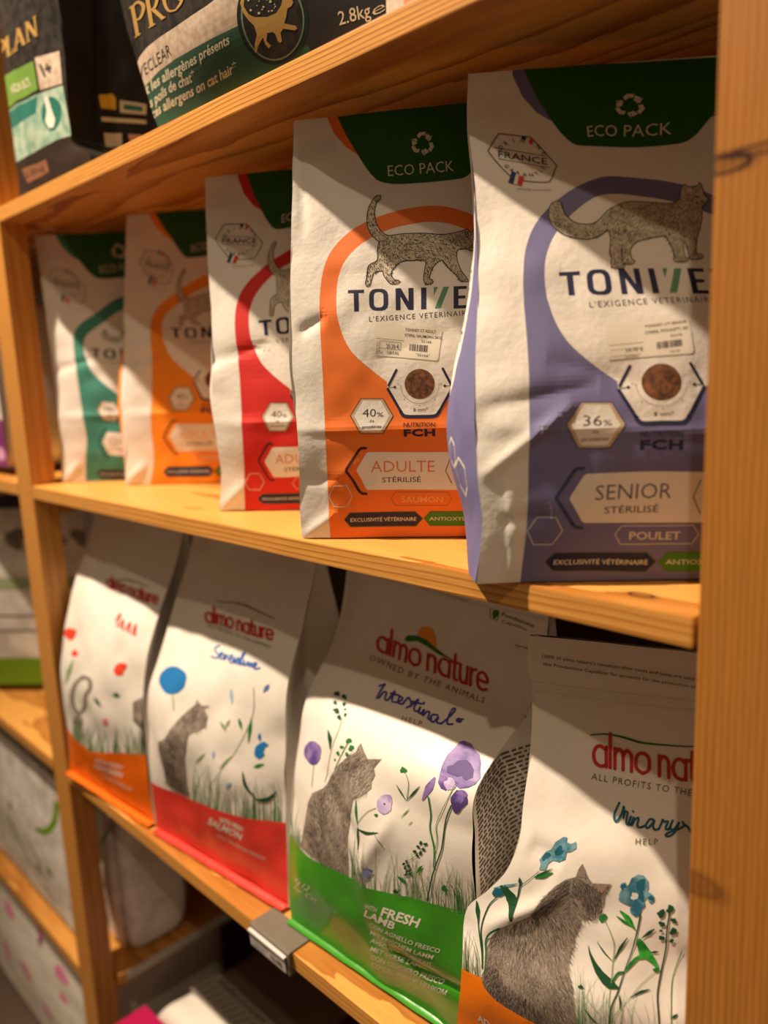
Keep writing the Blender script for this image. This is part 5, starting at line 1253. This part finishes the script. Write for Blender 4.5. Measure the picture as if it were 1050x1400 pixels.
g.poly(z([(600,-60),(625,-60),(640,930),(605,930)]), mat_plain('gusset_fold_shade', (0.004, 0.004, 0.004, 1), .6), 2, step=8)  # black strip painted in for the shade inside the gusset's fold
g.poly(z([(645,618),(730,612),(755,640),(758,715),(660,705)]), ink('label_yellow', 206, 166, 44), 3); g.poly(z([(780,655),(955,680),(955,750),(785,735)]), PLT, 3); g.poly(z([(805,680),(930,697),(930,728),(808,715)]), T2, 4)
g.poly(z([(662,762),(955,785),(955,810),(665,790)]), PLT, 3); g.poly(z([(680,865),(795,868),(800,960),(690,960)]), PLT, 3); g.poly(z([(835,875),(925,880),(900,920),(850,940)]), ink('blush', 206, 160, 140), 3)
g.build('gusset_print', rt)
# the bag whose corner just shows right of the black one
rt, fr, gs = glossy(-.252, -.03, .012, 'white and orange bag, only its lower left corner showing at the top edge', 121, [(0, .0), (1, .01)], nu=20, nv=30)
A = Art(fr, uvspace=True); A.poly([(0, 0), (1, 0), (1, 1), (0, 1)], CREAM, 2); A.poly([(0.08, 0), (1, 0), (1, .12), (.08, .05)], ORG, 3); A.build('front_print', rt)

# ------------------------------------------------------------------ price holder clipped on the lower shelf
hold = empty('price_label_holder', (-.478, 0, Z_LOW), 'grey plastic shelf-edge price holder clipped on the lower shelf', 'price holder')
GP = mat_plain('grey_plastic', (0.16, 0.135, 0.10, 1), 0.45, bump=.0002, scale=500)
def extr(name, prof, x0, x1, mat, parent):
    V = [(x0, y, z) for y, z in prof] + [(x1, y, z) for y, z in prof]; n_ = len(prof)
    Fc = [(i, (i+1) % n_, n_+(i+1) % n_, n_+i) for i in range(n_)] + [tuple(range(n_))[::-1], tuple(range(n_, 2*n_))]
    return link_mesh(name, V, Fc, [mat], None, parent)
zl = Z_LOW
extr('clip_body', [(.030, zl+.0004), (.030, zl+.0024), (-.0035, zl+.0024), (-.0055, zl+.001), (-.0055, zl-.026), (-.004, zl-.0275), (.012, zl-.0225), (.012, zl-.0210), (-.0012, zl-.0228), (-.0022, zl+.0004)], -.515, -.441, GP, hold)
card = extr('label_card', [(-.0062, zl-.0245), (-.0078, zl-.0045), (-.0084, zl-.0045), (-.0068, zl-.0245)], -.513, -.446, mat_plain('label_card_white', (.62, .58, .56, 1), .4), hold)
extr('card_rail', [(-.0057, zl-.003), (-.0098, zl-.0035), (-.0098, zl-.0055), (-.0057, zl-.0045)], -.514, -.445, mat_plain('clear_rail', (.66, .60, .56, 1), .2), hold)
cp = Panel([(0, np.array([-.513, -.0069, zl-.0245]), np.array([-.446, -.0069, zl-.0245])), (1, np.array([-.513, -.0085, zl-.0055]), np.array([-.446, -.0085, zl-.0055]))], (0, -1, 0), nu=4, nv=2)
A = Art(cp, uvspace=True)
A.text('CROQ. CHAT', (.06, .62), (.55, .62), .18, CHAR, 1, up=(0, 1)); A.text('12.90', (.6, .2), (.92, .2), .36, CHAR, 1, up=(0, 1), bold=.02); A.line([(.06, .4), (.5, .4)], .05, GREY, 1); A.line([(.06, .2), (.4, .2)], .05, GREY, 1)
A.build('printed_text', card)

# ------------------------------------------------------------------ big sacks: left bay and the space under the lower shelf
def sack(name, label, cat_, lo, hi, mat, seed, group=None, puff=.02, band=None, extra=None, yaw=0.0, flat=False):
    """a filled plastic or paper sack: rounded pillow box with crumples"""
    lo = np.array(lo, float); hi = np.array(hi, float); c = (lo+hi)/2; h = (hi-lo)/2
    nseg = 26; V = []; Fc = []
    rt = empty(name, (c[0], c[1], lo[2]), label, cat_, group)
    nv_ = 22; nu_ = 56
    for j in range(nv_+1):
        t = j/nv_; ph = (t-.5)*math.pi
        sq = lambda a, p=.32: math.copysign(abs(a)**p, a)
        cz = sq(math.sin(ph), .45); rr = max(0.02, abs(math.cos(ph))**.30)
        for i in range(nu_):
            a = 2*math.pi*i/nu_; x = sq(math.cos(a), .38)*rr; y = sq(math.sin(a), .38)*rr
            d_ = 1 + puff*(3*vnoise(np.array([i*8/nu_ % 8]), np.array([t*6.]), seed)[0])
            px_, py_ = x*h[0]*d_, y*h[1]*d_
            V.append((c[0]+px_*math.cos(yaw)-py_*math.sin(yaw), c[1]+px_*math.sin(yaw)+py_*math.cos(yaw), c[2]+cz*h[2]))
    for j in range(nv_):
        for i in range(nu_): Fc.append((j*nu_+i, j*nu_+(i+1) % nu_, (j+1)*nu_+(i+1) % nu_, (j+1)*nu_+i))
    Fc.append(tuple(range(nu_))[::-1]); Fc.append(tuple(range(nv_*nu_, (nv_+1)*nu_)))
    link_mesh('sack_body', V, Fc, [mat], None, rt, smooth=True)
    ins = .0016
    cy, sy = math.cos(yaw), math.sin(yaw)
    def rt_(x, y, z_): return np.array([c[0]+(x-c[0])*cy-(y-c[1])*sy, c[1]+(x-c[0])*sy+(y-c[1])*cy, z_])
    fp = Panel([(v, rt_(lo[0]+.02, lo[1]-ins, lo[2]+.015+(hi[2]-lo[2]-.03)*v), rt_(hi[0]-.02, lo[1]-ins, lo[2]+.015+(hi[2]-lo[2]-.03)*v)) for v in (0, .5, 1)], (sy, -cy, 0), [(0, .0), (.5, .012), (1, 0)], 2, .002, seed, 30, 30)
    fp.mesh('front_panel', [mat], rt)
    if extra: extra(rt, fp)
    return rt
LIN = mat_two('mottled_white_sack', (.84, .78, .70, 1), (.62, .56, .50, 1), 30, .5, .35, .65)
GG = ink('lime_green', 110, 150, 20)
def ex_big(rt, fp):
    A = Art(fp, uvspace=True)
    A.stroke([(.97, .86), (.93, .72), (.84, .60), (.72, .55)], .045, GG, 3, w1=.03)
    A.blob((.80, .30), .025, .03, GG, 3, .2, 3); A.stroke([(.36, .44), (.48, .30), (.58, .20)], .04, GG, 3, w1=.01); A.stroke([(.66, .12), (.8, .06)], .02, ink('dull_green', 90, 110, 60), 3)
    A.blob((.42, .55), .018, .035, ink('bark_brown', 84, 50, 44), 3, .2, 5)
    for k in range(7): A.text('flocons de bois', (.40+.02*k, .90-.035*k), (.86, .84-.035*k), .014, ink('ash_violet', 130, 120, 130), 3, up=(0, 1))
    for k in range(4): A.stroke([(.62+.03*k, .40-.03*k), (.70, .30-.03*k), (.60+.02*k, .22)], .006, ink('taupe_line', 150, 136, 120), 3)
    A.build('front_print', rt, 'green leaf curve and small print')
box('board_end_strip', (-1.0318, .055, -.9085), (-1.0300, .31, -.8915), mat_plain('pale_edge_strip', (.50, .47, .40, 1), .5), unit, 0)
sack('wood_litter_sack', 'large mottled white sack with green curved leaf, standing behind the left post', 'litter sack', (-1.62, .028, -.889), (-1.155, .30, -.545), LIN, 201, extra=ex_big)
def ex_side(rt, fp):
    A = Art(fp, uvspace=True); A.stroke([(.05, .70), (.5, .82), (.95, .95)], .03, GG, 3); A.blob((.3, .45), .2, .02, GG, 3, .3, 3); A.build('front_print', rt)
sack('wood_litter_sack', 'mottled white sack in shadow just right of the left post, below the lower shelf', 'litter sack', (-1.150, .075, -.889), (-1.045, .20, -.60), LIN, 205, extra=ex_side)
def ex_gband(rt, fp):
    A = Art(fp, uvspace=True); A.poly([(0, 0), (1, 0), (1, .15), (0, .15)], GG, 3); A.poly([(0, .52), (1, .52), (1, .58), (0, .58)], ink('pale_sage', 150, 160, 120), 3)
    for y_ in (.30, .38): A.line([(0, y_), (1, y_)], .012, GREY, 3)
    for k in range(5): A.blob((.1+.2*k, .78), .07, .05, ink('dim_grey_leaf', 120, 112, 100), 3, .3, k)
    A.poly([(0, .93), (1, .93), (1, 1), (0, 1)], ink('dark_plum', 40, 26, 46), 3); A.build('front_print', rt)
sack('bedding_sack', 'pale grey sack with lime green bottom stripe at the left edge of the picture', 'litter sack', (-1.69, .08, -.480), (-1.29, .26, -.045), mat_two('pale_grey_sack', (.82, .76, .68, 1), (.56, .51, .46, 1), 14, .5), 211, extra=ex_gband, yaw=math.radians(40))
def ex_spot(rt, fp):
    A = Art(fp, uvspace=True); A.blob((.55, .72), .16, .05, ink('dark_plum', 40, 26, 46), 3, .2, 4); A.build('printed_blot', rt)
sack('bedding_sack', 'grey sack darkened for shade, seen through the side frame, above the leftmost pouch', 'litter sack', (-1.262, .16, -.480), (-1.075, .33, -.050), mat_two('shaded_grey_sack', (.46, .42, .38, 1), (.30, .27, .25, 1), 20, .5), 213, extra=ex_spot)  # shade inside the bay is put into this sack's darker colour
def ex_purple(rt, fp):
    A = Art(fp, uvspace=True); A.poly([(0, 0), (1, 0), (1, .30), (.6, .42), (0, .62)], ink('magenta_purple', 128, 44, 118), 3); A.blob((.93, .08), .05, .05, ink('pale_pink', 220, 160, 200), 4, .1, 3); A.build('front_print', rt)
sack('purple_pouch', 'white and purple pouch at the left edge, on the middle shelf level', 'pet food bag', (-1.62, .03, .001), (-1.20, .20, .30), FILM, 215, extra=ex_purple)
sack('pale_pouch', 'pale pouch at the top left corner, half hidden by the black bag', 'pet food bag', (-1.60, .08, zt), (-1.13, .26, zt+.34), mat_plain('pinkish_white_film', (.66, .52, .44, 1), .4, var=.15, vscale=14), 219)
def ex_pink(rt, fp):
    for x_, y_, r_ in ((.30, .80, .05), (.62, .92, .03), (.45, .45, .05), (.62, .30, .04), (.8, .62, .03), (.2, .35, .05), (.80, .80, .05), (.9, .45, .03)):
        A = Art(fp, uvspace=True); A.blob((x_, y_), r_, r_*1.2, ink('candy_pink', 232, 132, 172), 3, .2, int(x_*99)); A.build('printed_blot', rt)
    A = Art(fp, uvspace=True); A.blob((.62, .86), .02, .03, ink('plum', 110, 40, 80), 3, .2, 5); A.build('printed_blot', rt, 'small dark plum blot')
sack('pink_spotted_sack', 'white sack with pink blots on the floor at the lower left', 'litter sack', (-1.72, .02, -1.249), (-1.115, .34, -.925), mat_plain('white_sack_paper', (.84, .77, .67, 1), .5, bump=.002, scale=12, var=.1, vscale=10), 223, extra=ex_pink)
# below the lower shelf: a big taupe sack lying flat with a white and magenta pack on it
TA = mat_plain('taupe_sack', (.21, .14, .11, 1), .55, bump=.002, scale=14, var=.12, vscale=9)
rt = sack('taupe_sack', 'large dark taupe sack lying flat under the lower shelf', 'litter sack', (-1.02, .03, -1.249), (-.10, .46, -.955), TA, 231)
tp = Panel([(v, np.array([-.97, .05+.38*v, -.9540]), np.array([-.13, .05+.38*v, -.9540])) for v in (0, .5, 1)], (0, 0, 1), nu=20, nv=12)
A = Art(tp, uvspace=True)
for k, s_ in enumerate(('LITIERE', 'NATURE')): A.text(s_, (.30, .62-.3*k), (.80, .62-.3*k), .16, ink('dark_red_text', 70, 20, 22), 2, up=(0, 1), bold=.04)
A.build('front_print', rt)
tp = None
def lying_pack():
    Z1 = -.965; o = np.array([-1.02, .04, 0]); a = np.array([.86, .50, 0]); b = np.array([-.42, .91, 0])
    WPK = mat_plain('white_pack_film', (.74, .68, .60, 1), .35, bump=.001, scale=25)
    rt = empty('litter_pack', (-.93, .2, -.953), 'white pack with magenta end lying on the taupe sack, bottom edge of the picture', 'litter pack')
    return rt, WPK
rt, WPK = lying_pack()
c0 = np.array([-1.045, .235, 0]); U = np.array([.93, .10, 0])*1.0; 
P4 = [on_plane([p], (0, 0, -.900), (0, 0, 1))[0] for p in ((203,1372), (292,1319), (395,1412), (268,1440))]
V = []; Fc = []; N_ = 18
for j in range(N_+1):
    for i in range(N_+1):
        u_, v_ = i/N_, j/N_
        p = (P4[0]*(1-u_)+P4[1]*u_)*(1-v_) + (P4[3]*(1-u_)+P4[2]*u_)*v_
        e = (1-abs(2*u_-1)**5)*(1-abs(2*v_-1)**5); p = p.copy(); p[2] = -.9535 + .0525*e**.5 + .002*math.sin(9*u_)*math.sin(7*v_); V.append(p)
for j in range(N_):
    for i in range(N_): Fc.append((j*(N_+1)+i, j*(N_+1)+i+1, (j+1)*(N_+1)+i+1, (j+1)*(N_+1)+i))
k0 = len(V); rim = [i for i in range(N_+1)] + [j*(N_+1)+N_ for j in range(1, N_+1)] + [N_*(N_+1)+i for i in range(N_-1, -1, -1)] + [j*(N_+1) for j in range(N_-1, 0, -1)]
Fc.append(tuple(rim))
link_mesh('pack_body', V, Fc, [WPK], None, rt, smooth=True)
tpn = Panel([(v, P4[0]*(1-v)+P4[3]*v+[0, 0, .0012], P4[1]*(1-v)+P4[2]*v+[0, 0, .0012]) for v in (0, .5, 1)], (0, 0, 1), nu=16, nv=16)
A = Art(tpn, uvspace=True)
A.poly([(.52, .12), (.95, .12), (.95, .9), (.52, .9)], ink('grey_info_box', 176, 166, 154), 2)
for k in range(9): A.line([(.58, .18+k*.08), (.80, .18+k*.08)], .02, GREY, 3)
rnd = random.Random(5); y_ = .2
while y_ < .85:
    w_ = rnd.choice((.008, .014, .02)); A.poly([(.84, y_), (.92, y_), (.92, y_+w_), (.84, y_+w_)], CHAR, 3); y_ += w_+.014
A.build('pack_print', rt)
P5 = [on_plane([p], (0, 0, -.900), (0, 0, 1))[0] for p in ((198,1374), (268,1440), (200,1480), (120,1425))]
V = [p.copy() for p in P5] + [np.array([p[0], p[1], -.953]) for p in P5]
link_mesh('pack_end', V, [(0, 1, 2, 3), (0, 4, 5, 1), (1, 5, 6, 2), (2, 6, 7, 3), (3, 7, 4, 0), (4, 7, 6, 5)], [mat_plain('magenta_film', srgb(176, 20, 76), .35)], None, rt)
